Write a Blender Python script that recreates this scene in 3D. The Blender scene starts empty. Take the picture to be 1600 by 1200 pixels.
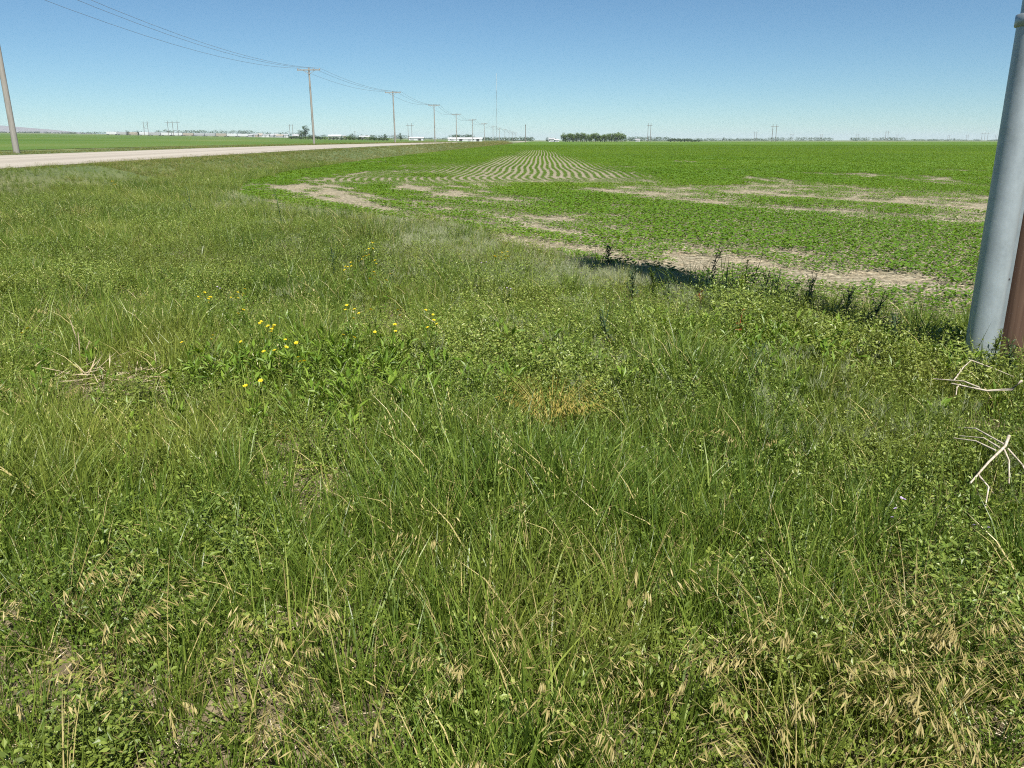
import bpy, bmesh, math, random
import numpy as np
from mathutils import Vector, Matrix

R = math.radians
rng = np.random.default_rng(7)
random.seed(7)
sc = bpy.context.scene
C = sc.collection

# ------------------------------------------------------------------ camera, sky, sun
EYE = 1.65
cd = bpy.data.cameras.new('camera'); cam = bpy.data.objects.new('camera', cd); C.objects.link(cam)
cam.location = (0, 0, EYE); cam.rotation_euler = (R(90 - 16.576), 0, 0)
cd.sensor_fit = 'HORIZONTAL'; cd.sensor_width = 36; cd.lens = 36 * 1280 / 1600
cd.clip_start = 0.05; cd.clip_end = 30000
sc.camera = cam

SUN_EL, SUN_AZ = 55.0, 160.0          # azimuth clockwise from +Y (the view direction)
w = bpy.data.worlds.new('World'); sc.world = w; w.use_nodes = True
nt = w.node_tree; bg = nt.nodes['Background']
sky = nt.nodes.new('ShaderNodeTexSky'); sky.sky_type = 'NISHITA'; sky.sun_disc = False
sky.sun_elevation = R(SUN_EL); sky.sun_rotation = R(SUN_AZ)
sky.air_density = 0.78; sky.dust_density = 0.0; sky.ozone_density = 5.5; sky.altitude = 0
tint = nt.nodes.new('ShaderNodeMixRGB'); tint.blend_type = 'MULTIPLY'; tint.inputs[0].default_value = 1
tint.inputs[2].default_value = (.83, 1.0, 1.0, 1)          # the camera's cool white balance, the whole sky alike
nt.links.new(sky.outputs[0], tint.inputs[1]); nt.links.new(tint.outputs[0], bg.inputs[0]); bg.inputs[1].default_value = 0.05
sd = bpy.data.lights.new('sun', 'SUN'); sun = bpy.data.objects.new('sun', sd); C.objects.link(sun)
sd.energy = 5.0; sd.angle = R(0.5); sd.color = (1.0, 0.95, 0.84)
sdir = Vector((math.sin(R(SUN_AZ)) * math.cos(R(SUN_EL)), math.cos(R(SUN_AZ)) * math.cos(R(SUN_EL)), math.sin(R(SUN_EL))))
sun.rotation_euler = sdir.to_track_quat('Z', 'Y').to_euler(); sun.location = (0, -20, 40)

sc.view_settings.view_transform = 'Standard'; sc.view_settings.look = 'None'
sc.view_settings.exposure = 0.95; sc.view_settings.gamma = 1.0
sc.view_settings.use_curve_mapping = False
cy = sc.cycles
cy.max_bounces = 4; cy.diffuse_bounces = 2; cy.glossy_bounces = 1; cy.transmission_bounces = 2
cy.transparent_max_bounces = 4; cy.volume_bounces = 0
cy.use_adaptive_sampling = True; cy.adaptive_threshold = 0.015
cy.caustics_reflective = False; cy.caustics_refractive = False
cy.use_denoising = False; cy.filter_width = 1.1

# ------------------------------------------------------------------ helpers
def tag(o, label, cat=None, group=None, kind=None):
    o['label'] = label
    if cat: o['category'] = cat
    if group: o['group'] = group
    if kind: o['kind'] = kind
    return o

def link(o, parent=None):
    C.objects.link(o)
    if parent is not None: o.parent = parent
    return o

def empty(name, loc, rz=0.0):
    o = bpy.data.objects.new(name, None); C.objects.link(o)
    o.location = loc; o.rotation_euler = (0, 0, rz); o.empty_display_size = 0.2
    return o

def vnoise(x, y, s, seed):
    """smooth value noise, wavelength s"""
    x = np.asarray(x, float) / s + 1000.0; y = np.asarray(y, float) / s + 1000.0
    xi = np.floor(x).astype(np.int64); yi = np.floor(y).astype(np.int64)
    fx = x - xi; fy = y - yi
    fx = fx * fx * (3 - 2 * fx); fy = fy * fy * (3 - 2 * fy)
    def h(a, b):
        n = (a * 374761393 + b * 668265263 + seed * 1442695041) & 0x7fffffff
        n = ((n ^ (n >> 13)) * 1274126177) & 0x7fffffff
        return ((n ^ (n >> 16)) & 0xffff) / 65535.0
    return (h(xi, yi) * (1 - fx) + h(xi + 1, yi) * fx) * (1 - fy) + (h(xi, yi + 1) * (1 - fx) + h(xi + 1, yi + 1) * fx) * fy

def sstep(a, b, x):
    t = np.clip((np.asarray(x, float) - a) / (b - a), 0, 1)
    return t * t * (3 - 2 * t)

# road axis: u across (positive to the crop field), v along
BETA = R(2.0); CB, SB = math.cos(BETA), math.sin(BETA)
def uv(x, y): return x * CB - y * SB, x * SB + y * CB
def xy(u, v): return u * CB + v * SB, -u * SB + v * CB
RV = [-200, 0, 20, 30, 50, 80, 110, 160, 270, 340, 420, 600, 800, 1200, 20000]
RZ = [.3, .45, .55, .65, .76, .90, .96, .98, .88, .50, .25, .12, 0, 0, 0]
def hgt(x, y):
    u, v = uv(np.asarray(x, float), np.asarray(y, float))
    rz = np.interp(v, RV, RZ)
    vz = np.interp(v, [-200, 0, 30, 160, 270, 420, 700, 1000], [.3, .45, .65, .98, .95, .7, .1, 0])
    side = vz * (1 - sstep(-18.6, -14.6, u)) * (u > -19.3) + rz * (u <= -19.3)
    left = 0.015 * np.clip(-u - 44, 0, 1500)
    ditch = -0.25 * np.exp(-((u + 41) / 2.0) ** 2) * (u < -32.5)
    return side + left + ditch
def hz(x, y): return float(hgt(x, y))

FIELD_EDGE = [(-8.4, 25.6), (-5.5, 20.4), (-1.3, 16.0), (0.3, 13.1), (1.25, 10.5), (2.6, 8.9), (4.1, 7.6), (7, 5.3), (14, 0), (34, -16)]
_el = [xy(-14.4, 1000), xy(-14.4, 120), xy(-14.6, 74), xy(-13.3, 45), xy(-11.5, 32)]
FIELD_POLY = _el + FIELD_EDGE + [(900, -16), (900, 1000)]
def in_poly(x, y, poly):
    x = np.asarray(x, float); y = np.asarray(y, float); ins = np.zeros(x.shape, bool)
    n = len(poly)
    for i in range(n):
        x1, y1 = poly[i]; x2, y2 = poly[(i + 1) % n]
        c = (y1 > y) != (y2 > y)
        with np.errstate(divide='ignore', invalid='ignore'):
            ins ^= c & (x < (x2 - x1) * (y - y1) / (y2 - y1 + 1e-12) + x1)
    return ins
def edge_q(x, y): return (np.asarray(x) + 8.2) * 0.8 + (np.asarray(y) - 25.2) * 0.6   # distance into the field from its near edge
def edge_dist(x, y):
    x = np.asarray(x, float); y = np.asarray(y, float); d = np.full(x.shape, 1e9)
    for (x1, y1), (x2, y2) in zip(FIELD_EDGE[:-1], FIELD_EDGE[1:]):
        dx, dy = x2 - x1, y2 - y1
        t = np.clip(((x - x1) * dx + (y - y1) * dy) / (dx * dx + dy * dy), 0, 1)
        d = np.minimum(d, np.hypot(x - x1 - t * dx, y - y1 - t * dy))
    return d

# ------------------------------------------------------------------ materials
MATS = {}
def mat(name):
    m = bpy.data.materials.new(name); m.use_nodes = True; MATS[name] = m
    t = m.node_tree; return m, t, t.nodes, t.links, t.nodes['Principled BSDF']

def ramp(N, stops, interp='LINEAR'):
    r = N.new('ShaderNodeValToRGB'); e = r.color_ramp; e.interpolation = interp
    while len(e.elements) > 1: e.elements.remove(e.elements[-1])
    e.elements[0].position = stops[0][0]; e.elements[0].color = (*stops[0][1], 1)
    for p, c in stops[1:]:
        k = e.elements.new(p); k.color = (*c, 1)
    return r

def noise(N, L, vec, scale, detail=4, rough=0.55):
    n = N.new('ShaderNodeTexNoise'); n.inputs['Scale'].default_value = scale
    n.inputs['Detail'].default_value = detail; n.inputs['Roughness'].default_value = rough
    if vec is not None: L.new(vec, n.inputs['Vector'])
    return n

def math_node(N, L, op, a, b=None):
    m = N.new('ShaderNodeMath'); m.operation = op
    for i, s in enumerate((a, b)):
        if s is None: continue
        if isinstance(s, (int, float)): m.inputs[i].default_value = s
        else: L.new(s, m.inputs[i])
    return m.outputs[0]

def leaf_mat(name, stops, trans=0.35, rough=0.5, spec=0.3, bigvar=0.5, scale=0.6, warm=(0.27, 0.25, 0.06), tcol=1.25):
    """foliage: colour by a per-leaf random 'v', a per-plant random 'tint' and slow variation over the ground"""
    m, t, N, L, P = mat(name)
    a = N.new('ShaderNodeAttribute'); a.attribute_name = 'v'
    i = N.new('ShaderNodeAttribute'); i.attribute_type = 'INSTANCER'; i.attribute_name = 'tint'
    g = N.new('ShaderNodeNewGeometry')
    n = noise(N, L, g.outputs['Position'], scale, 3)
    s = math_node(N, L, 'MULTIPLY', a.outputs['Fac'], 0.6)
    s = math_node(N, L, 'ADD', s, math_node(N, L, 'MULTIPLY', i.outputs['Fac'], 0.4))
    r = ramp(N, stops); L.new(s, r.inputs[0])
    mx = N.new('ShaderNodeMixRGB'); mx.inputs[2].default_value = (*warm, 1)
    f = N.new('ShaderNodeMapRange'); f.inputs[1].default_value = 0.5; f.inputs[2].default_value = 0.75
    f.inputs[3].default_value = 0; f.inputs[4].default_value = bigvar
    L.new(n.outputs['Fac'], f.inputs[0]); L.new(f.outputs[0], mx.inputs[0]); L.new(r.outputs[0], mx.inputs[1])
    L.new(mx.outputs[0], P.inputs['Base Color']); P.inputs['Roughness'].default_value = rough
    P.inputs['Specular IOR Level'].default_value = spec
    tr = N.new('ShaderNodeBsdfTranslucent')
    hs = N.new('ShaderNodeHueSaturation'); hs.inputs['Value'].default_value = tcol; hs.inputs['Saturation'].default_value = 1.1
    hs.inputs['Hue'].default_value = 0.485
    L.new(mx.outputs[0], hs.inputs['Color']); L.new(hs.outputs[0], tr.inputs[0])
    ms = N.new('ShaderNodeMixShader'); ms.inputs[0].default_value = trans
    L.new(P.outputs[0], ms.inputs[1]); L.new(tr.outputs[0], ms.inputs[2])
    L.new(ms.outputs[0], N['Material Output'].inputs[0])
    return m

def plain(name, stops, scale=8, rough=0.8, metal=0.0, spec=0.3, bump=0.0, stretch=None, detail=5):
    m, t, N, L, P = mat(name)
    tc = N.new('ShaderNodeTexCoord'); v = tc.outputs['Object']
    if stretch:
        mp = N.new('ShaderNodeMapping'); mp.inputs['Scale'].default_value = stretch; L.new(v, mp.inputs[0]); v = mp.outputs[0]
    n = noise(N, L, v, scale, detail)
    r = ramp(N, stops); L.new(n.outputs['Fac'], r.inputs[0]); L.new(r.outputs[0], P.inputs['Base Color'])
    P.inputs['Roughness'].default_value = rough; P.inputs['Metallic'].default_value = metal
    P.inputs['Specular IOR Level'].default_value = spec
    if bump:
        b = N.new('ShaderNodeBump'); b.inputs['Strength'].default_value = bump; b.inputs['Distance'].default_value = 0.02
        L.new(n.outputs['Fac'], b.inputs['Height']); L.new(b.outputs[0], P.inputs['Normal'])
    return m

leaf_mat('grass', [(0, (.026, .050, .008)), (.3, (.076, .132, .018)), (.6, (.158, .222, .033)), (.85, (.28, .33, .068)), (1, (.52, .44, .20))], spec=.45, rough=.42, trans=.3, tcol=1.5)
leaf_mat('weed', [(0, (.036, .062, .009)), (.5, (.118, .178, .027)), (.85, (.235, .29, .062)), (1, (.42, .41, .15))], trans=.26, tcol=1.4, bigvar=.3, spec=.4, rough=.42)
leaf_mat('clover', [(0, (.05, .085, .012)), (.5, (.13, .185, .026)), (1, (.25, .29, .06))], trans=.3, bigvar=.25)
leaf_mat('foxtail', [(0, (.14, .19, .08)), (.5, (.28, .33, .18)), (1, (.48, .50, .33))], trans=.35, bigvar=.2, warm=(.25, .24, .12))
leaf_mat('verge', [(0, (.06, .095, .018)), (.5, (.13, .165, .03)), (.8, (.20, .22, .055)), (1, (.36, .31, .15))], trans=.3, bigvar=.4, scale=.12, warm=(.22, .19, .08))
leaf_mat('crop', [(0, (.050, .12, .008)), (.5, (.090, .182, .013)), (1, (.155, .24, .026))], trans=.35, bigvar=.12, scale=.25, warm=(.15, .21, .04))
leaf_mat('dry', [(0, (.22, .18, .065)), (.5, (.34, .285, .115)), (1, (.48, .42, .20))], trans=.25, bigvar=0)
leaf_mat('golden', [(0, (.26, .22, .05)), (.5, (.36, .29, .07)), (1, (.45, .36, .12))], trans=.3, bigvar=0)
leaf_mat('straw', [(0, (.30, .24, .15)), (.5, (.46, .38, .26)), (1, (.66, .58, .44))], trans=.1, bigvar=0)
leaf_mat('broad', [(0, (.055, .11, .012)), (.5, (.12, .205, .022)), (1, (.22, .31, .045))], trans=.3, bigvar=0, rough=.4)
leaf_mat('thistle', [(0, (.035, .07, .03)), (.5, (.06, .10, .045)), (1, (.10, .14, .07))], trans=.2, bigvar=0)
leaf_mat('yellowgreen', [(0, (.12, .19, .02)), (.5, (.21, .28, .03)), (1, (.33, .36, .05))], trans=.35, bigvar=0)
leaf_mat('petal', [(0, (.66, .52, .02)), (1, (.80, .70, .06))], trans=.3, bigvar=0)
leaf_mat('lilac', [(0, (.45, .36, .55)), (1, (.62, .55, .68))], trans=.3, bigvar=0)
leaf_mat('rust', [(0, (.22, .06, .02)), (1, (.38, .13, .05))], trans=.2, bigvar=0)
leaf_mat('tree', [(0, (.030, .060, .018)), (.5, (.050, .090, .026)), (1, (.085, .13, .045))], trans=.25, bigvar=.2, scale=.1, warm=(.07, .10, .04))
leaf_mat('tree_pale', [(0, (.08, .13, .04)), (.5, (.15, .225, .065)), (1, (.24, .32, .11))], trans=.25, bigvar=.2, scale=.1, warm=(.10, .13, .05))
plain('bark', [(0, (.10, .075, .05)), (1, (.20, .16, .11))])
plain('bleached', [(0.3, (.26, .22, .17)), (.5, (.40, .35, .28)), (.7, (.56, .50, .42))], scale=30, rough=.7)
plain('old_wood', [(0.25, (.055, .030, .020)), (.5, (.092, .054, .037)), (.75, (.14, .088, .062))], scale=2.2, rough=.85, bump=.15, stretch=(14, 14, .5))
plain('line_pole', [(0.3, (.19, .18, .165)), (.7, (.28, .268, .25))], scale=3, rough=.85, stretch=(8, 8, .4))
plain('pole_dark', [(0.3, (.10, .085, .075)), (.7, (.16, .14, .12))], scale=3)
plain('porcelain', [(0, (.30, .30, .31)), (1, (.42, .42, .43))], rough=.3)
plain('wire', [(0, (.10, .10, .11)), (1, (.14, .14, .15))], rough=.6)
plain('steel_grey', [(0, (.30, .31, .32)), (1, (.38, .39, .40))], rough=.5, metal=.4)
plain('white_paint', [(0, (.40, .42, .45)), (1, (.50, .515, .54))], scale=2)
plain('grey_paint', [(0, (.24, .25, .27)), (1, (.32, .33, .35))], scale=2)
plain('tan_paint', [(0, (.25, .225, .19)), (1, (.32, .285, .24))], scale=2)
plain('dark_metal', [(0, (.03, .03, .032)), (1, (.06, .06, .06))], scale=2)
plain('roof_grey', [(0, (.22, .23, .25)), (1, (.34, .35, .37))], scale=2)
plain('roof_red', [(0, (.25, .09, .06)), (1, (.34, .14, .10))], scale=2)
plain('glass', [(0, (.02, .025, .03)), (1, (.05, .06, .07))], rough=.1, spec=.6)
plain('mast_red', [(0, (.50, .06, .03)), (1, (.60, .09, .05))], rough=.5)
plain('salt', [(0, (.16, .165, .18)), (1, (.22, .225, .24))], scale=.02)

# galvanised steel: spangle and dull streaks
m, t, N, L, P = mat('galvanised')
tc = N.new('ShaderNodeTexCoord')
vo = N.new('ShaderNodeTexVoronoi'); vo.inputs['Scale'].default_value = 60; L.new(tc.outputs['Object'], vo.inputs['Vector'])
mp = N.new('ShaderNodeMapping'); mp.inputs['Scale'].default_value = (12, 12, 3); L.new(tc.outputs['Object'], mp.inputs[0])
n1 = noise(N, L, mp.outputs[0], 1.5, 6, .7); n2 = noise(N, L, tc.outputs['Object'], 5, 7, .7)
mx = N.new('ShaderNodeMixRGB'); mx.inputs[0].default_value = .6; L.new(n1.outputs['Fac'], mx.inputs[1]); L.new(n2.outputs['Fac'], mx.inputs[2])
mx2 = N.new('ShaderNodeMixRGB'); mx2.inputs[0].default_value = .06; L.new(mx.outputs[0], mx2.inputs[1]); L.new(vo.outputs['Color'], mx2.inputs[2])
r = ramp(N, [(.32, (.25, .292, .315)), (.48, (.32, .37, .40)), (.56, (.345, .398, .43)), (.7, (.43, .48, .51))]); L.new(mx2.outputs[0], r.inputs[0])
L.new(r.outputs[0], P.inputs['Base Color']); P.inputs['Metallic'].default_value = .45; P.inputs['Roughness'].default_value = .48
b = N.new('ShaderNodeBump'); b.inputs['Strength'].default_value = .12; b.inputs['Distance'].default_value = .01
L.new(n2.outputs['Fac'], b.inputs['Height']); L.new(b.outputs[0], P.inputs['Normal'])

# soil under the rough grass; far off, open prairie
m, t, N, L, P = mat('ground')
g = N.new('ShaderNodeNewGeometry'); pos = g.outputs['Position']
n1 = noise(N, L, pos, 6, 8, .65); n2 = noise(N, L, pos, .004, 4); n3 = noise(N, L, pos, .35, 4)
soil = ramp(N, [(.3, (.055, .042, .026)), (.5, (.12, .095, .055)), (.7, (.24, .20, .12))]); L.new(n1.outputs['Fac'], soil.inputs[0])
far = ramp(N, [(.35, (.075, .12, .035)), (.5, (.11, .15, .05)), (.65, (.19, .19, .10))]); L.new(n2.outputs['Fac'], far.inputs[0])
grn = ramp(N, [(.4, (.06, .09, .025)), (.7, (.12, .14, .05))]); L.new(n3.outputs['Fac'], grn.inputs[0])
sp = N.new('ShaderNodeSeparateXYZ'); L.new(pos, sp.inputs[0])
vl = N.new('ShaderNodeVectorMath'); vl.operation = 'LENGTH'; L.new(pos, vl.inputs[0])
def mrange(N, L, v, a, b_):
    q = N.new('ShaderNodeMapRange'); q.interpolation_type = 'SMOOTHSTEP'
    q.inputs[1].default_value = a; q.inputs[2].default_value = b_; L.new(v, q.inputs[0]); return q.outputs[0]
ma = N.new('ShaderNodeMixRGB'); L.new(mrange(N, L, vl.outputs['Value'], 14, 40), ma.inputs[0]); L.new(soil.outputs[0], ma.inputs[1]); L.new(grn.outputs[0], ma.inputs[2])
mb = N.new('ShaderNodeMixRGB'); L.new(mrange(N, L, vl.outputs['Value'], 400, 900), mb.inputs[0]); L.new(ma.outputs[0], mb.inputs[1]); L.new(far.outputs[0], mb.inputs[2])
L.new(mb.outputs[0], P.inputs['Base Color']); P.inputs['Roughness'].default_value = .95
b = N.new('ShaderNodeBump'); b.inputs['Strength'].default_value = .8; b.inputs['Distance'].default_value = .04
L.new(n1.outputs['Fac'], b.inputs['Height']); L.new(b.outputs[0], P.inputs['Normal'])

# the crop field's own ground: pale soil and stubble; past the built plants the closed canopy
def field_mat(name, near, far_d, soilc, canopy):
    m, t, N, L, P = mat(name)
    g = N.new('ShaderNodeNewGeometry'); pos = g.outputs['Position']
    n1 = noise(N, L, pos, 9, 8, .7); n2 = noise(N, L, pos, .02, 5); n3 = noise(N, L, pos, 1.1, 3)
    r1 = ramp(N, soilc); L.new(n1.outputs['Fac'], r1.inputs[0])
    mp = N.new('ShaderNodeMapping'); mp.inputs['Scale'].default_value = (1, .25, 1); L.new(pos, mp.inputs[0])
    n4 = noise(N, L, mp.outputs[0], .03, 6, .6)
    r2 = ramp(N, canopy); L.new(n4.outputs['Fac'], r2.inputs[0])
    vl = N.new('ShaderNodeVectorMath'); vl.operation = 'LENGTH'; L.new(pos, vl.inputs[0])
    q = N.new('ShaderNodeMapRange'); q.inputs[1].default_value = near; q.inputs[2].default_value = far_d
    q.interpolation_type = 'SMOOTHSTEP'; L.new(vl.outputs['Value'], q.inputs[0])
    mx = N.new('ShaderNodeMixRGB'); L.new(q.outputs[0], mx.inputs[0]); L.new(r1.outputs[0], mx.inputs[1]); L.new(r2.outputs[0], mx.inputs[2])
    L.new(mx.outputs[0], P.inputs['Base Color']); P.inputs['Roughness'].default_value = .95; P.inputs['Specular IOR Level'].default_value = .1
    b = N.new('ShaderNodeBump'); b.inputs['Strength'].default_value = .7; b.inputs['Distance'].default_value = .03
    L.new(n1.outputs['Fac'], b.inputs['Height']); L.new(b.outputs[0], P.inputs['Normal'])
field_mat('field', 200, 300, [(.3, (.07, .06, .042)), (.45, (.17, .15, .105)), (.57, (.27, .245, .18)), (.72, (.42, .39, .30))],
          [(.35, (.058, .113, .011)), (.5, (.072, .134, .014)), (.65, (.095, .148, .023))])
field_mat('field_left', 10, 40, [(.3, (.24, .19, .125)), (.7, (.56, .49, .36))],
          [(.35, (.058, .11, .022)), (.5, (.075, .13, .028)), (.68, (.115, .15, .045))])

m, t, N, L, P = mat('gravel')
g = N.new('ShaderNodeNewGeometry'); pos = g.outputs['Position']
n1 = noise(N, L, pos, 14, 8, .7)
ro = N.new('ShaderNodeMapping'); ro.inputs['Rotation'].default_value = (0, 0, BETA); ro.inputs['Scale'].default_value = (.9, .02, 1); L.new(pos, ro.inputs[0])
n2 = noise(N, L, ro.outputs[0], 1, 4)
mx = N.new('ShaderNodeMixRGB'); mx.inputs[0].default_value = .5; L.new(n1.outputs['Fac'], mx.inputs[1]); L.new(n2.outputs['Fac'], mx.inputs[2])
r = ramp(N, [(.3, (.21, .19, .16)), (.5, (.30, .272, .235)), (.7, (.38, .35, .305))]); L.new(mx.outputs[0], r.inputs[0])
L.new(r.outputs[0], P.inputs['Base Color']); P.inputs['Roughness'].default_value = .95
b = N.new('ShaderNodeBump'); b.inputs['Strength'].default_value = .6; b.inputs['Distance'].default_value = .03
L.new(n1.outputs['Fac'], b.inputs['Height']); L.new(b.outputs[0], P.inputs['Normal'])

# ------------------------------------------------------------------ mesh builders
class MB:
    """collects vertices, faces and a per-vertex random 'v'"""
    def __init__(s): s.V = []; s.F = []; s.A = []; s.n = 0
    def add(s, verts, faces, a=0.5):
        verts = np.asarray(verts, float).reshape(-1, 3)
        s.V.append(verts); s.F.extend([tuple(i + s.n for i in f) for f in faces])
        s.A.append(np.full(len(verts), a) if np.isscalar(a) else np.asarray(a, float)); s.n += len(verts)
    def box(s, x0, x1, y0, y1, z0, z1):
        s.add([(x0, y0, z0), (x1, y0, z0), (x1, y1, z0), (x0, y1, z0), (x0, y0, z1), (x1, y0, z1), (x1, y1, z1), (x0, y1, z1)],
              [(0, 3, 2, 1), (4, 5, 6, 7), (0, 1, 5, 4), (1, 2, 6, 5), (2, 3, 7, 6), (3, 0, 4, 7)])
    def tube(s, pts, rad, sides=6, a=0.5, caps=True):
        pts = [Vector(p) for p in pts]; rad = [rad] * len(pts) if np.isscalar(rad) else rad
        vs = []; n = len(pts)
        for i, p in enumerate(pts):
            d = (pts[min(i + 1, n - 1)] - pts[max(i - 1, 0)]).normalized()
            r = Vector((1, 0, 0)) if abs(d.x) < .8 else Vector((0, 1, 0))
            e = d.cross(r).normalized(); f = d.cross(e)
            for k in range(sides):
                q = 2 * math.pi * k / sides
                vs.append(p + (e * math.cos(q) + f * math.sin(q)) * rad[i])
        fs = [(i * sides + k, i * sides + (k + 1) % sides, (i + 1) * sides + (k + 1) % sides, (i + 1) * sides + k) for i in range(n - 1) for k in range(sides)]
        if caps:                                       # own vertices, so smooth sides keep their normals
            m0 = len(vs); vs += vs[:sides] + vs[(n - 1) * sides:n * sides]
            fs += [tuple(reversed(range(m0, m0 + sides))), tuple(range(m0 + sides, m0 + 2 * sides))]
        s.add([tuple(v) for v in vs], fs, a)
    def blades(s, base, h, wd, az, lean, curve, faz=None, lev=(0, .4, .75), wp=(1, .85, .5), v=None):
        """tapering curved blades; all arguments arrays of n"""
        base = np.asarray(base, float); n = len(base); h = np.asarray(h, float)
        if faz is None: faz = rng.uniform(0, math.pi, n)
        if v is None: v = rng.uniform(0, 1, n)
        d = np.stack([np.cos(az), np.sin(az), np.zeros(n)], 1); sd_ = np.stack([np.cos(faz), np.sin(faz), np.zeros(n)], 1)
        k = len(lev); out = np.zeros((n, 2 * k + 1, 3))
        def at(t):
            out_ = (lean * t + curve * t * t)[:, None] * h[:, None] * d
            zz = h * (t - .45 * np.minimum(curve, 1.6) * t * t)
            p = base + out_; p[:, 2] += zz; return p
        for i, t_ in enumerate(lev):
            c = at(t_); hw = (np.asarray(wd) * wp[i] * .5)[:, None] * sd_
            out[:, 2 * i] = c - hw; out[:, 2 * i + 1] = c + hw
        out[:, 2 * k] = at(1.0)
        fs = []
        for j in range(n):
            o = s.n + j * (2 * k + 1)
            for i in range(k - 1): fs.append((o + 2 * i, o + 2 * i + 1, o + 2 * i + 3, o + 2 * i + 2))
            fs.append((o + 2 * k - 2, o + 2 * k - 1, o + 2 * k))
        s.V.append(out.reshape(-1, 3)); s.F.extend(fs); s.A.append(np.repeat(v, 2 * k + 1)); s.n += n * (2 * k + 1)
        return at
    def leaves(s, cen, ln, wd, az, pitch, roll=None, v=None, fold=0.0):
        """diamond leaves starting at cen, pointing along az/pitch"""
        cen = np.asarray(cen, float); n = len(cen)
        if roll is None: roll = rng.uniform(-.6, .6, n)
        if v is None: v = rng.uniform(0, 1, n)
        ln = np.broadcast_to(ln, n).astype(float); wd = np.broadcast_to(wd, n).astype(float)
        d = np.stack([np.cos(az) * np.cos(pitch), np.sin(az) * np.cos(pitch), np.sin(pitch)], 1)
        sx = np.stack([-np.sin(az), np.cos(az), np.zeros(n)], 1); up = np.cross(d, sx)
        side = sx * np.cos(roll)[:, None] + up * np.sin(roll)[:, None]
        mid = cen + d * (ln * .5)[:, None]; lift = np.abs(np.cross(side, d)); lift = np.cross(d, side) * (wd * fold)[:, None]
        P_ = np.stack([cen, mid - side * (wd * .5)[:, None] + lift, cen + d * ln[:, None], mid + side * (wd * .5)[:, None] + lift], 1)
        s.F.extend([(s.n + 4 * j, s.n + 4 * j + 1, s.n + 4 * j + 2, s.n + 4 * j + 3) for j in range(n)])
        s.V.append(P_.reshape(-1, 3)); s.A.append(np.repeat(v, 4)); s.n += 4 * n
    def mesh(s, name, m, smooth=False):
        me = bpy.data.meshes.new(name)
        V = np.concatenate(s.V) if s.V else np.zeros((0, 3))
        me.from_pydata(V.tolist(), [], s.F)
        at = me.attributes.new('v', 'FLOAT', 'POINT'); at.data.foreach_set('value', np.concatenate(s.A).astype(np.float32))
        me.materials.append(MATS[m])
        if smooth: me.polygons.foreach_set('use_smooth', [True] * len(me.polygons))
        me.update(); return me
    def build(s, name, m, parent=None, smooth=False, loc=None):
        o = bpy.data.objects.new(name, s.mesh(name, m, smooth)); link(o, parent)
        if loc is not None: o.location = loc
        return o

# scattering: points with rot / scl / idx / tint, instanced by geometry nodes (only for stuff nobody could count)
def scatter(name, sources, x, y, z, rot, scl, idx, tint, label, cat):
    col = bpy.data.collections.new(name + '_sources')
    for k, me in enumerate(sources):
        col.objects.link(bpy.data.objects.new('%s_source_%02d' % (name, k), me))
    me = bpy.data.meshes.new(name); n = len(x)
    me.vertices.add(n); me.vertices.foreach_set('co', np.stack([x, y, z], 1).astype(np.float32).ravel())
    for nm, ty, val in (('rot', 'FLOAT_VECTOR', rot), ('scl', 'FLOAT_VECTOR', scl)):
        a = me.attributes.new(nm, ty, 'POINT'); a.data.foreach_set('vector', np.asarray(val, np.float32).ravel())
    a = me.attributes.new('idx', 'INT', 'POINT'); a.data.foreach_set('value', np.asarray(idx, np.int32))
    a = me.attributes.new('tint', 'FLOAT', 'POINT'); a.data.foreach_set('value', np.asarray(tint, np.float32))
    me.materials.append(sources[0].materials[0])
    o = bpy.data.objects.new(name, me); link(o)
    g = bpy.data.node_groups.new(name + '_scatter', 'GeometryNodeTree')
    g.interface.new_socket('Geometry', in_out='INPUT', socket_type='NodeSocketGeometry')
    g.interface.new_socket('Geometry', in_out='OUTPUT', socket_type='NodeSocketGeometry')
    N, L = g.nodes, g.links
    gi = N.new('NodeGroupInput'); go = N.new('NodeGroupOutput'); ip = N.new('GeometryNodeInstanceOnPoints')
    ci = N.new('GeometryNodeCollectionInfo'); ci.inputs['Collection'].default_value = col
    ci.inputs['Separate Children'].default_value = True; ci.inputs['Reset Children'].default_value = True
    def na(nm, ty):
        q = N.new('GeometryNodeInputNamedAttribute'); q.data_type = ty; q.inputs['Name'].default_value = nm; return q.outputs[0]
    er = N.new('FunctionNodeEulerToRotation'); L.new(na('rot', 'FLOAT_VECTOR'), er.inputs[0])
    L.new(gi.outputs[0], ip.inputs['Points']); L.new(ci.outputs[0], ip.inputs['Instance'])
    ip.inputs['Pick Instance'].default_value = True
    L.new(na('idx', 'INT'), ip.inputs['Instance Index']); L.new(er.outputs[0], ip.inputs['Rotation'])
    L.new(na('scl', 'FLOAT_VECTOR'), ip.inputs['Scale']); L.new(ip.outputs[0], go.inputs[0])
    md = o.modifiers.new('scatter', 'NODES'); md.node_group = g
    return tag(o, label, cat, kind='stuff')

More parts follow.
